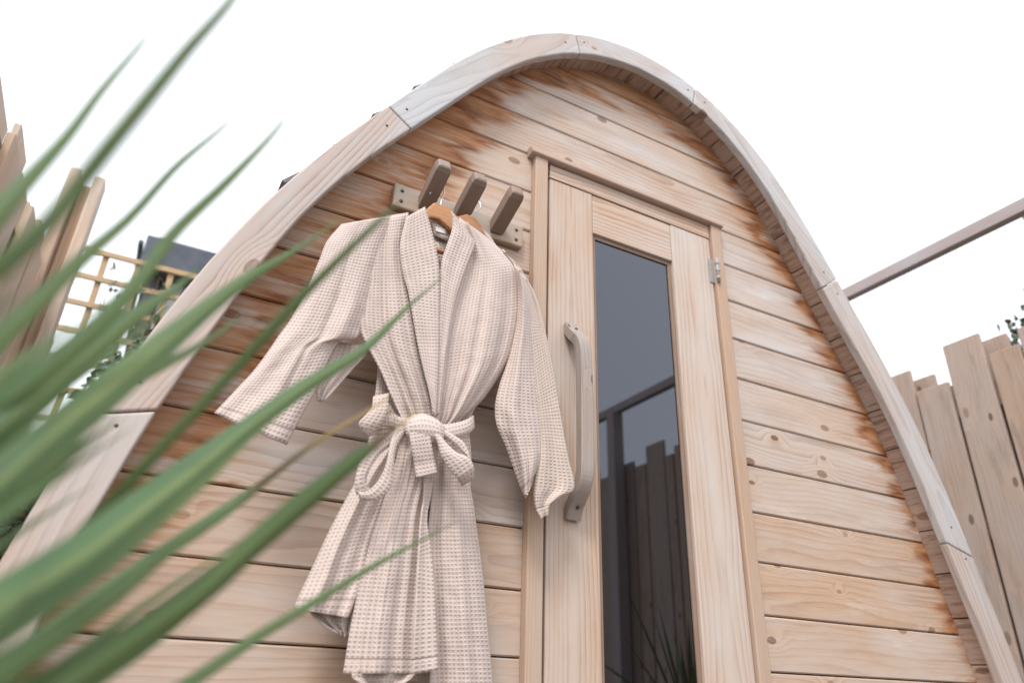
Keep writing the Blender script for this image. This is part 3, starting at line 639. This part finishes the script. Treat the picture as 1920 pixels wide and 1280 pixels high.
# belt: band, knot, loops and tail
BT = patch('belt', [(738, 778, 742, 803), (760, 784, 764, 812), (790, 790, 792, 818), (826, 797, 828, 824), (852, 794, 854, 819), (872, 788, 876, 812), (886, 778, 887, 802)], YR-.018, lambda u, v: .045*abs(2*v-1)**4 - .004*S(PI*u), R1, R1L, 8, 40)
BL = R1L
def bpatch(name, rows, dy, fold, nu=10, nv=30):
    return patch(name, rows, YR+dy, fold, BT, BL, nu, nv, thick=.005)
bpatch('belt_loop', [(668, 926, 694, 924), (666, 905, 684, 898), (676, 868, 694, 874), (700, 836, 708, 852), (730, 813, 734, 832), (757, 802, 759, 818)], -.026, lambda u, v: -.01*S(PI*v)-.003*S(PI*u))
bpatch('belt_loop', [(760, 798, 759, 812), (742, 802, 752, 820), (732, 830, 742, 844), (724, 868, 738, 882), (711, 898, 732, 914), (690, 919, 706, 938), (670, 921, 674, 936)], -.036, lambda u, v: -.024*S(PI*v)**.7-.003*S(PI*u))
bpatch('belt_loop', [(806, 806, 818, 803), (819, 828, 834, 826), (827, 853, 856, 847), (841, 877, 878, 857), (858, 898, 889, 876), (866, 911, 888, 898)], -.038, lambda u, v: -.022*S(PI*v)**.7-.006*S(PI*u) + .02*max(0, v-.8)*5*.5)
bpatch('belt_loop', [(822, 812, 836, 806), (842, 826, 852, 816), (862, 845, 872, 832), (878, 862, 887, 874), (862, 902, 884, 900)], -.026, lambda u, v: -.004*S(PI*u))
bpatch('belt_tail', [(768, 796, 800, 782), (768, 812, 804, 804), (772, 840, 810, 836), (777, 868, 815, 862), (781, 895, 820, 886)], -.044, lambda u, v: -.008*S(PI*min(1, v*1.3))-.003*S(PI*u))
# knot: a wrapped roll of cloth
bpatch('belt_knot', [(760, 796, 764, 816), (768, 786, 774, 822), (790, 779, 800, 828), (812, 786, 820, 828), (830, 800, 828, 824)], -.036, lambda u, v: -.016*S(PI*u)**.6*S(PI*v)**.6, 14, 24)
# second robe
YQ = -.082
patch('front_panel', [(720, 440, 945, 470), (720, 520, 962, 520), (715, 620, 950, 630), (706, 720, 905, 735), (696, 790, 884, 780), (690, 830, 880, 805), (668, 930, 884, 950), (652, 1060, 894, 1080), (660, 1190, 908, 1180), (672, 1264, 915, 1290)], YQ, folds([(3, .2, .1, .003, .006)], puff(.008)), R2, R2L, 40, 50, 'robe2')
patch('collar', [(902, 428, 909, 433), (906, 436, 919, 442), (912, 448, 928, 456), (920, 462, 938, 474)], YQ-.014, puff(.003), R2, R2L, 8, 12, 'robe2')
patch('sleeve', [(940, 468, 975, 500), (975, 520, 1001, 546), (985, 570, 1016, 590), (992, 640, 1025, 630), (1000, 720, 1038, 690), (1008, 790, 1054, 790), (1010, 850, 1066, 856), (1002, 905, 1078, 914), (1000, 930, 1054, 931), (1004, 955, 1033, 946), (1013, 972, 1029, 964)], YQ-.012,
      folds([(1.1, .1, .1, .005, .008)], lambda u, v: -.014*(1-abs(2*u-1)**2.5)), R2, R2L, 30, 60, 'robe2', hem=True)
B2 = patch('belt', [(696, 776, 696, 800), (720, 776, 724, 798), (752, 780, 752, 802)], YQ-.02, puff(.003), R2, R2L, 8, 16, 'robe2')
patch('belt_loop', [(727, 738, 700, 745), (725, 766, 697, 766), (718, 787, 683, 782), (706, 803, 673, 794), (692, 816, 685, 812)], YQ-.034, lambda u, v: -.012*S(PI*v)-.004*S(PI*u), B2, R2L, 10, 24, 'robe2')
patch('belt_loop', [(716, 748, 704, 752), (735, 764, 728, 776), (750, 782, 745, 800)], YQ-.012, puff(.002), B2, R2L, 8, 14, 'robe2')

# ================================================================== RIGHT FENCE (hit and miss boards on both faces)
NAIL = tube_mesh([(0, -.001, 0), (0, .003, 0)], .0042, 8, 'nail'); NAIL.materials.append(M['screw'])
def fence_board(parent, ploc, x, y0, y1, ztop, th, mat, weather, lean=0., nails=False):
    h = (ztop+ZB)*P; o = link('fence_board', box_mesh(h, th, (y1-y0)*P, 'fence_board'), mat, parent)
    c = Vector((x, (y0+y1)/2*P, h/2)); frame(o, c, (0, lean, 1), (0, -1, 0), ploc); bevel(o, .003, 1); wcol(o, weather)
    if nails:
        for zn in (1.0, 1.6):
            for yn in (-.3, .28):
                nl = link('nail', NAIL, None, o); nl.location = (zn-h/2+random.uniform(-.015, .015), -th/2, yn*(y1-y0)*P)
    return o
FX0 = 19.5*P; RF = empty('board_fence', (FX0, 0, 0)); RFL = Vector((FX0, 0, 0))
tag(RF, 'tall staggered plank fence to the right of the sauna, greyish brown boards', 'fence', 'garden fences')
front = [(4.42, 5.6, -.85), (3.10, 4.34, -1.79), (1.64, 2.98, -.42), (.50, 1.52, -1.34), (-.9, .42, -.80)]
y = -2.2; hr = random.Random(5)
back = [(3.9, 5.2, -.95), (2.7, 3.9, -1.9), (1.25, 2.5, -.55), (-.1, 1.1, -1.5)]
front_more = [(-2.25, -1.0, -1.2), (-3.6, -2.35, -.2), (-4.9, -3.7, -.9), (-6.2, -5.0, -1.6), (-7.5, -6.3, -.5), (-8.8, -7.6, -1.2), (-10.1, -8.9, -.1), (-11.4, -10.2, -1.0)]
# the stretch mirrored in the glass: its tops as they show there
refl = [(-18.2, -17.0, -.25), (-18.95, -18.3, -.62), (-20.6, -19.05, .35), (-21.7, -20.7, -.6), (-22.9, -21.8, -.2), (-24.1, -23.0, -.25), (-25.4, -24.2, -.55), (-26.7, -25.5, .4), (-28, -26.8, -.4), (-29.3, -28.1, -.2)]
mids = [(-12.7, -11.5, -.7), (-14.0, -12.8, .0), (-15.3, -14.1, -.9), (-16.9, -15.4, -.35)]
ext = [(5.7, 6.9, -1.2), (7.0, 8.2, -.5), (8.3, 9.5, -1.3), (9.6, 10.8, -.8), (10.9, 12.1, -1.4), (12.2, 13.4, -.6), (13.5, 14.7, -1.1), (14.8, 16, -.7)]
for (a, b_, t) in front+front_more+refl+mids+ext:
    fence_board(RF, RFL, FX0-.011, a, b_, t, .022, M['fence'], hr.uniform(.2, .65), hr.uniform(-.004, .004), nails=a > -10)
for (a, b_, t) in front+front_more+refl+mids+ext:
    k = hr.uniform(-.15, .2)
    fence_board(RF, RFL, FX0+.075, a-.55, b_-.7, t+k-.12, .022, M['fence'], hr.uniform(.1, .5), hr.uniform(-.004, .004))
for zz in (.35, 1.0, 1.6):
    o = beam('rail', (FX0+.032, -29.3*P, zz), (FX0+.032, 16*P, zz), .09, .06, M['fence'], RF, RFL)
for yy in (-26, -17, -8, 1, 10):
    pass
# pergola: long beam on posts over the fence
BX = 19.0*P; PG = empty('pergola', (BX, -3, 0)); PGL = Vector((BX, -3, 0)); tag(PG, 'dark weathered pergola beam on a post above the right fence', 'pergola')
zb0, zb1 = (2.97+ZB)*P, (3.46+ZB)*P
beam('beam', (BX, -34*P, (zb0+zb1)/2), (BX, 7.6*P, (zb0+zb1)/2), (zb1-zb0), .055, M['beam'], PG, PGL, weather=.5)
beam('rafter', (BX+.005, -1.1*P, zb0-.012), (BX+1.4, -1.1*P, zb0+.02), .05, .035, M['beam'], PG, PGL, weather=.5, up=(0, 1, 0))
for yy in (-22.8, 8.2):
    o = beam('post', (BX-.02, yy*P, 0), (BX-.02, yy*P, zb0-.003 if yy < 0 else zb1), .10, .10, M['beam'], PG, PGL, up=(0, 1, 0), weather=.3)

# ================================================================== LEFT FENCE
LX = -10.3*P; LF = empty('board_fence', (LX, 1.2, 0)); LFL = Vector((LX, 1.2, 0))
tag(LF, 'uneven plank fence on the left behind the sword leaves, warm brown boards', 'fence', 'garden fences')
lb = [(.2, 1.5, -4.2), (1.7, 3.0, -3.4), (3.2, 5.87, -1.42), (6.7, 8.27, -.62), (8.45, 9.9, -.88), (10.1, 11.65, -.68), (12.4, 13.79, .05), (13.95, 15.1, -.9), (15.3, 16.6, -.05)]
for (a, b_, t) in lb:
    fence_board(LF, LFL, LX-.014, a, b_, t, .022, M['fence2'], hr.uniform(.1, .5), hr.uniform(-.01, .01))
    fence_board(LF, LFL, LX+.085, a+.6, b_+.45, t-hr.uniform(1.3, 2.0), .022, M['fence2'], hr.uniform(.0, .4), hr.uniform(-.01, .01))
for zz in (.4, 1.0, 1.55):
    beam('rail', (LX+.036, .2*P, zz), (LX+.036, 16.6*P, zz), .07, .05, M['fence2'], LF, LFL)
# slotted post (two timbers either side of a core)
pc = at(166, 336, 12*P); pt = pc.z; pc.z = 0
PO = empty('gate_post', pc); tag(PO, 'tall grooved timber post standing above the left plank fence', 'post')
for k, (dx, tp) in enumerate(((-.047, pt+.01), (.0, pt-.03), (.047, pt))):
    o = beam('post_timber', pc+Vector((dx, .0 if k != 1 else .03, 0)), pc+Vector((dx, .0 if k != 1 else .03, tp)), .046, .10 if k != 1 else .05, M['fence2'], PO, pc, up=(1, 0, 0), bw=.008, weather=[.55, .05, .65][k])

# ================================================================== TRELLIS
TY = 19*P; a = at(158, 458, TY); b_ = at(420, 534, TY); TL_ = Vector((a.x, TY, 0))
TR = empty('trellis', TL_); tag(TR, 'yellowish square lattice trellis behind the cabin on the left', 'trellis')
zt = (a.z+b_.z)/2; x0, x1 = a.x-.05, a.x+1.45; st = .172
for k in range(9):
    o = beam('lattice_slat', (x0+k*st, TY+.009, .25), (x0+k*st, TY+.009, zt), .032, .016, M['trellis'], TR, TL_, up=(1, 0, 0), bw=.002, weather=.15)
for k in range(12):
    zz = zt-.016-k*.165
    o = beam('lattice_rail', (x0-.02, TY-.009, zz), (x1, TY-.009, zz), .032, .016, M['trellis'], TR, TL_, bw=.002, weather=.15)
for xx in (x0-.03, x1+.0):
    beam('post', (xx, TY+.04, 0), (xx, TY+.04, zt-.02), .06, .05, M['trellis'], TR, TL_, up=(1, 0, 0), weather=.2)

# ================================================================== OUTBUILDING
HY = 30*P; a = at(277, 442, HY); b_ = at(277, 497, HY); HL = Vector((a.x, HY, 0))
HB = empty('outbuilding', HL); tag(HB, 'pale clad outbuilding with a dark flat roof fascia beyond the trellis', 'building')
def hbox(name, lo, hi, mat):
    lo, hi = Vector(lo), Vector(hi); d = hi-lo; o = link(name, box_mesh(d.x, d.y, d.z, name), mat, HB); o.location = (lo+hi)/2-HL; bevel(o, .004, 1); return o
zf0, zf1 = b_.z, a.z; xw = a.x
hbox('roof', (xw, HY, zf1-.03), (xw+3.2, HY+2.6, zf1), M['slate'])
hbox('fascia', (xw, HY-.025, zf0), (xw+3.2, HY-.001, zf1), M['slate'])
hbox('soffit', (xw+.02, HY, zf0+.0), (xw+3.1, HY+.24, zf0+.02), M['corner'])
hbox('wall', (xw+.14, HY+.24, 0), (xw+3.1, HY+.3, zf0+.2), M['corner'])
hbox('side_wall', (xw+.14, HY+.301, 0), (xw+.2, HY+2.5, zf0+.2), M['siding'])
hbox('corner_trim', (xw+.08, HY+.16, 0), (xw+.17, HY+.239, zf0-.002), M['corner'])
for k in range(16):
    hbox('cladding_board', (xw+.19+k*.165, HY+.213, .1), (xw+.19+k*.165+.158, HY+.238, zf0-.003), M['siding'])
hbox('gutter', (xw-.05, HY-.02, zf1-.1), (xw-.012, HY+2.6, zf1-.06), M['slate'])

# ================================================================== IVY
def leaf_cloud(name, centres, size, mat, parent, ploc, seed, kind=True):
    r = random.Random(seed); V = []; F = []
    for c in centres:
        n = Vector((r.gauss(0, 1), r.gauss(-1, 1), r.gauss(.6, 1))).normalized(); t = n.orthogonal().normalized(); t.rotate(Matrix.Rotation(r.uniform(0, 6.3), 3, n)); s_ = n.cross(t)
        L = size*r.uniform(.6, 1.3); i = len(V); c = Vector(c)-ploc
        V += [c-t*L*.5, c+s_*L*.42-t*L*.2+n*L*.08, c+s_*L*.3+t*L*.25+n*L*.05, c+t*L*.6-n*L*.06, c-s_*L*.3+t*L*.25+n*L*.05, c-s_*L*.42-t*L*.2+n*L*.08]
        F += [(i, i+1, i+2, i+3), (i, i+3, i+4, i+5)]
    o = link(name, mesh(name, V, F), mat, parent)
    if kind: o['kind'] = 'stuff'
    return o
ir = random.Random(3)
IL = at(120, 900, 14*P); IL.z = 0; IV = empty('ivy', IL); tag(IV, 'dark small-leaved ivy climbing between the left fence and the cabin', 'ivy')
cs = []; stems = []
path = [(-40, 1010), (20, 960), (60, 900), (110, 845), (150, 790), (190, 730), (225, 690), (262, 650), (285, 625)]
pr = cr(path, 200)
for k in range(2300):
    q = pr[int(ir.random()**1.25*199)]; t = 1-(q[1]-600)/450
    spread = 60*(1-.62*max(0, min(1, t)))
    cs.append(at(q[0]+ir.gauss(-10*(1-t), spread*.5), q[1]+ir.gauss(30*(1-t), spread*.62)+15, ir.uniform(13, 19.4)*P))
for k in range(500):
    cs.append(at(ir.uniform(-60, 90), ir.uniform(850, 1120), ir.uniform(9, 15)*P))
cs = [c for c in cs if c.z > .05]
leaf_cloud('foliage', cs, .045, M['ivy'], IV, IL, 8)
for k in range(9):
    u0 = ir.uniform(-20, 120); pts_ = [at(u0, 1010-u0*.7, 18.6*P)-IL]
    u, v = u0, 1000-u0*.7
    for j in range(9):
        u += ir.uniform(12, 34); v -= ir.uniform(20, 52); pts_.append(at(u, v, (18.4+ir.uniform(-.3, .3))*P)-IL)
    link('stem', tube_mesh([Vector(q) for q in cr([tuple(p) for p in pts_], 40)], .0032, 5, 'stem'), M['stem'], IV)
# thin tendrils and odd leaves twining through the lattice
for (ps) in ([(205, 640), (196, 560), (222, 520), (205, 505), (238, 498), (268, 500)], [(262, 600), (250, 560), (262, 525), (290, 548), (300, 520), (318, 560)], [(250, 640), (280, 600), (300, 590), (290, 620), (312, 585)], [(205, 570), (188, 590), (194, 545), (214, 530)]):
    link('tendril', tube_mesh([Vector(q) for q in cr([tuple(at(u, v, 18.75*P)-IL) for u, v in ps], 40)], .0022, 5, 'tendril'), M['stem'], IV)
tl = []
for (u, v) in [(212, 502), (220, 535), (300, 560), (262, 590), (290, 600), (250, 620), (270, 640), (200, 600), (222, 560), (262, 545), (310, 540)]:
    for k in range(3): tl.append(at(u+ir.gauss(0, 5), v+ir.gauss(0, 5), 18.6*P))
leaf_cloud('tendril_leaves', tl, .04, M['ivy'], IV, IL, 9)

# ================================================================== TREE beyond the right fence
tb = atx(1990, 800, 27*P); TRL = Vector((tb.x, tb.y, 0)); TT = empty('tree', TRL); tag(TT, 'small leafy tree whose twigs show above the right fence', 'tree')
topz = atx(1925, 640, 27*P).z
link('trunk', tube_mesh([(0, 0, 0), (.03, .02, .8), (0, .05, 1.5), (.02, 0, topz)], [.07, .055, .04, .012], 10, 'trunk'), M['bark'], TT)
tr = random.Random(21); lc = []
for k in range(26):
    a = tr.uniform(0, 6.28); zz = tr.uniform(.55, 1.0)*topz; L = tr.uniform(.35, .8)*(1.25-zz/topz*.55)
    p0 = Vector((0, 0, zz*.86)); p1 = Vector((math.cos(a)*L, math.sin(a)*L, zz+tr.uniform(0, .2)))
    link('limb', tube_mesh([p0, (p0+p1)/2+Vector((0, 0, -.04)), p1], [.014, .009, .003], 6, 'limb'), M['bark'], TT)
    for j in range(60):
        t = tr.random()**.6; lc.append(p0.lerp(p1, t)+Vector((tr.gauss(0, .06), tr.gauss(0, .06), tr.gauss(0, .05)))+TRL)
# sprays that show against the sky
for (u, v) in [(1885, 650), (1872, 655), (1900, 640), (1905, 612), (1893, 616), (1915, 608), (1862, 660), (1910, 630)]:
    e = atx(u, v, 27*P)-TRL; link('limb', tube_mesh([Vector((0, 0, topz*.8)), e*.5+Vector((0, 0, topz*.42)), e], [.010, .006, .002], 6, 'limb'), M['bark'], TT)
    for j in range(9): lc.append(e+TRL+Vector((tr.gauss(0, .02), tr.gauss(0, .03), tr.gauss(0, .02))))
leaf_cloud('crown', lc, .05, M['ivy'], TT, TRL, 5)

# ================================================================== SWORD-LEAVED PLANTS
def sword_leaf(parent, ploc, P3, widths, twist, mat, dry=0., keel=.34, n=40, facing=None, name='leaf'):
    pts_, pos_ = smooth_path([tuple(p) for p in P3], n+1); ws = np.interp(pos_, range(len(widths)), widths)
    V = []; UV = []; DR = []
    for i in range(n+1):
        p = Vector(pts_[i]); t = Vector(pts_[min(i+1, n)]-pts_[max(i-1, 0)]).normalized()
        view = (p-facing).normalized() if facing is not None else Vector((0, 0, -1))
        s_ = t.cross(view).normalized(); nn = s_.cross(t)
        s2 = s_*math.cos(twist)+nn*math.sin(twist); n2 = s2.cross(t)
        for k, c in enumerate((-.5, -.25, 0, .25, .5)):
            V.append(p + s2*ws[i]*c + n2*ws[i]*keel*(abs(c)*2-.5) - ploc); UV.append((c+.5, i/n)); DR.append(max(0., 1-pos_[i]/dry) if dry else 0.)
    F = [(i*5+k, i*5+k+1, (i+1)*5+k+1, (i+1)*5+k) for i in range(n) for k in range(4)]
    me = mesh(name, V, F, True); ul = me.uv_layers.new(name='UVMap')
    for lp in me.loops: ul.data[lp.index].uv = UV[lp.vertex_index]
    at_ = me.attributes.new('dry', 'FLOAT', 'POINT'); at_.data.foreach_set('value', DR)
    return link(name, me, mat, parent)
CR_ = cam_pos + Vector((-.62, .34, -cam_pos.z+.02))
PL = empty('cordyline_plant', CR_); tag(PL, 'large sword-leaved plant with blue-green arching leaves in the left foreground', 'plant', None)
link('stem', tube_mesh([(0, 0, 0), (0, 0, .05), (.005, 0, .1)], [.045, .04, .03], 12, 'stem'), M['bark'], PL)
# each leaf from its tip: (px, py, width px, distance)
LV = [
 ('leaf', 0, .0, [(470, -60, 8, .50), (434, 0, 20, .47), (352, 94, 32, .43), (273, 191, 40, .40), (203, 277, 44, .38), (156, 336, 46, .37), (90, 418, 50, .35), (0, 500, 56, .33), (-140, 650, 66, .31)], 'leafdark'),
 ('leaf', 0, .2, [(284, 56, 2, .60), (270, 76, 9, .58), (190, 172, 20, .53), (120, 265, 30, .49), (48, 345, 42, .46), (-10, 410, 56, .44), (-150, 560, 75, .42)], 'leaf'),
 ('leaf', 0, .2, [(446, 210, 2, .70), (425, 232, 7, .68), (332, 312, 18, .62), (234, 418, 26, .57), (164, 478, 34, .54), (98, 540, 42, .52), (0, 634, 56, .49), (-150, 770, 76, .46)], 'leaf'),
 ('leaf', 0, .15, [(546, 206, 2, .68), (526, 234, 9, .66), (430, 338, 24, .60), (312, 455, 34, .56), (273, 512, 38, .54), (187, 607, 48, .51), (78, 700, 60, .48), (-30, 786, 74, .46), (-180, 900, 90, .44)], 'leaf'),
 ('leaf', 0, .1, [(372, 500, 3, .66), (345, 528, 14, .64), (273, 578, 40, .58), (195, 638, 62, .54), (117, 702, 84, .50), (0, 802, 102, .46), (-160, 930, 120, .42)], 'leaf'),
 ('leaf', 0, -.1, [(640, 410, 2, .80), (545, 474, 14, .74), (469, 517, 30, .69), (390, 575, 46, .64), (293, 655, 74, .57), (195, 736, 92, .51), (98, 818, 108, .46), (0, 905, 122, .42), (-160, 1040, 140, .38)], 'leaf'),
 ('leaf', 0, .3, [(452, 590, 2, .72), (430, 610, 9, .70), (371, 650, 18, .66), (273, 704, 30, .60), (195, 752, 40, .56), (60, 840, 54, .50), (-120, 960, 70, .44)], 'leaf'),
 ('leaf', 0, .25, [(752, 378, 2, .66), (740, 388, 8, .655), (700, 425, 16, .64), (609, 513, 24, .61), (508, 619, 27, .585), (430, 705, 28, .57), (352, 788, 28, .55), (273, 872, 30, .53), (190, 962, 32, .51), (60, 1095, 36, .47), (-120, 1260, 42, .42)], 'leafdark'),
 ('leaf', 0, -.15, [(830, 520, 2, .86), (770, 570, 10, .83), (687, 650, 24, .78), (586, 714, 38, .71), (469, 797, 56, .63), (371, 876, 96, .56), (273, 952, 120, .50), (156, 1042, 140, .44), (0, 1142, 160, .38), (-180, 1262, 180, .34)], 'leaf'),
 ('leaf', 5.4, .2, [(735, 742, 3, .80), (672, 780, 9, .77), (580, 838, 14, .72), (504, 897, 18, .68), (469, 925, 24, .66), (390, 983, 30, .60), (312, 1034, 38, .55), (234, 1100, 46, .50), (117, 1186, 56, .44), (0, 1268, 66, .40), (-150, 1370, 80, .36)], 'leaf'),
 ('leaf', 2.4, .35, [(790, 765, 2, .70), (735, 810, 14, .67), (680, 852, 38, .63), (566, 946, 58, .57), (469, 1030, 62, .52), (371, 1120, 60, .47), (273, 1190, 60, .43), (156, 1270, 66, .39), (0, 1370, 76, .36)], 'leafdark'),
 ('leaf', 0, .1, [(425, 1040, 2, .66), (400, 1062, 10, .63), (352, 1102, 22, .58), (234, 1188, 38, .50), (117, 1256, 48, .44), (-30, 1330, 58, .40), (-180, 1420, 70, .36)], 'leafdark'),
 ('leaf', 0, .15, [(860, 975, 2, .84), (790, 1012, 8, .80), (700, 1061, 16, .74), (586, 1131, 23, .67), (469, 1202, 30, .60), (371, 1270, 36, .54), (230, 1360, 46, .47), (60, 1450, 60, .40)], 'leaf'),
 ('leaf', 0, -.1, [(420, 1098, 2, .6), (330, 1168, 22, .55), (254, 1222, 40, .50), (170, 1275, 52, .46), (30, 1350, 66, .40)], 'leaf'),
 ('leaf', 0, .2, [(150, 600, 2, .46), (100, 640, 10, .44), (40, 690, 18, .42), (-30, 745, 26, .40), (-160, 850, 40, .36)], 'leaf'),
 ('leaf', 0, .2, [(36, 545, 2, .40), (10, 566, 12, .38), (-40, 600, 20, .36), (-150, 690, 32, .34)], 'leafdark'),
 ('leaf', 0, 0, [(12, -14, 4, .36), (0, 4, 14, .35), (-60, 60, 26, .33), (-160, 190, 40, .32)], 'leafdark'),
 ('leaf', 0, .25, [(330, 560, 1, .70), (300, 590, 6, .68), (200, 668, 14, .62), (90, 750, 22, .56), (-20, 830, 30, .50), (-160, 930, 40, .44)], 'leaf'),
 ('leaf', 0, -.2, [(560, 850, 1, .80), (520, 880, 7, .78), (420, 950, 14, .72), (300, 1030, 20, .64), (170, 1120, 28, .56), (20, 1225, 38, .48), (-150, 1330, 50, .42)], 'leaf'),
 ('leaf', 0, .2, [(230, 780, 2, .52), (150, 840, 26, .48), (60, 905, 46, .45), (-40, 980, 60, .42), (-180, 1090, 80, .38)], 'leaf'),
]
fr_ = random.Random(31)
for (u, v, sl_) in [(210, 560, .62), (300, 650, .60), (150, 500, .95), (95, 440, .8), (250, 800, .62), (340, 900, .66), (180, 905, .60), (500, 985, .60)]:
    L_ = fr_.uniform(240, 380); d_ = fr_.uniform(.56, .7); w_ = fr_.uniform(12, 20)
    LV.append(('leaf', 0, fr_.uniform(-.3, .3), [(u-L_*t, v+L_*t*sl_*(1+.12*t), 1+w_*min(1, 1.5*t)*(1+.5*t), d_-.2*t) for t in (0, .06, .25, .5, .75, 1., 1.4)], 'leaf'))
for (nm, dry, tw, pp, mt) in LV:
    P3 = [atd(u, v, d) for u, v, _, d in pp]; wd = [.72*w_*d/FPX/max(.5, math.cos(tw)) for _, _, w_, d in pp]
    rp = CR_ + Vector((random.uniform(-.02, .02), random.uniform(-.02, .02), .08))
    last = P3[-1]; P3.append(last.lerp(rp, .55)+Vector((0, 0, .03))); P3.append(rp); wd += [wd[-1]*.95, .03]
    sword_leaf(PL, CR_, P3, wd, tw, M[mt], dry, facing=cam_pos, n=70)
# a second, lower spiky plant by the right fence (shows in the door glass)
v0 = at(1300, 1330, 12*P); B2L = Vector((v0.x, -12*P, 0)); S2 = empty('spiky_plant', B2L); tag(S2, 'low spiky plant by the right fence, mirrored in the door glass', 'plant')
qr = random.Random(17)
for k in range(34):
    a = qr.uniform(0, 6.28); el = qr.uniform(.35, 1.35); L = qr.uniform(.5, .95)
    d = Vector((math.cos(a)*math.cos(el), math.sin(a)*math.cos(el), math.sin(el)))
    P3 = [B2L+d*L+Vector((0, 0, -.16*L*math.cos(el))), B2L+d*L*.66+Vector((0, 0, -.02)), B2L+d*L*.33, B2L+Vector((0, 0, .02))]
    sword_leaf(S2, B2L, P3, [.001, .022, .028, .016], .1, M['leafdark'], 0, n=14)
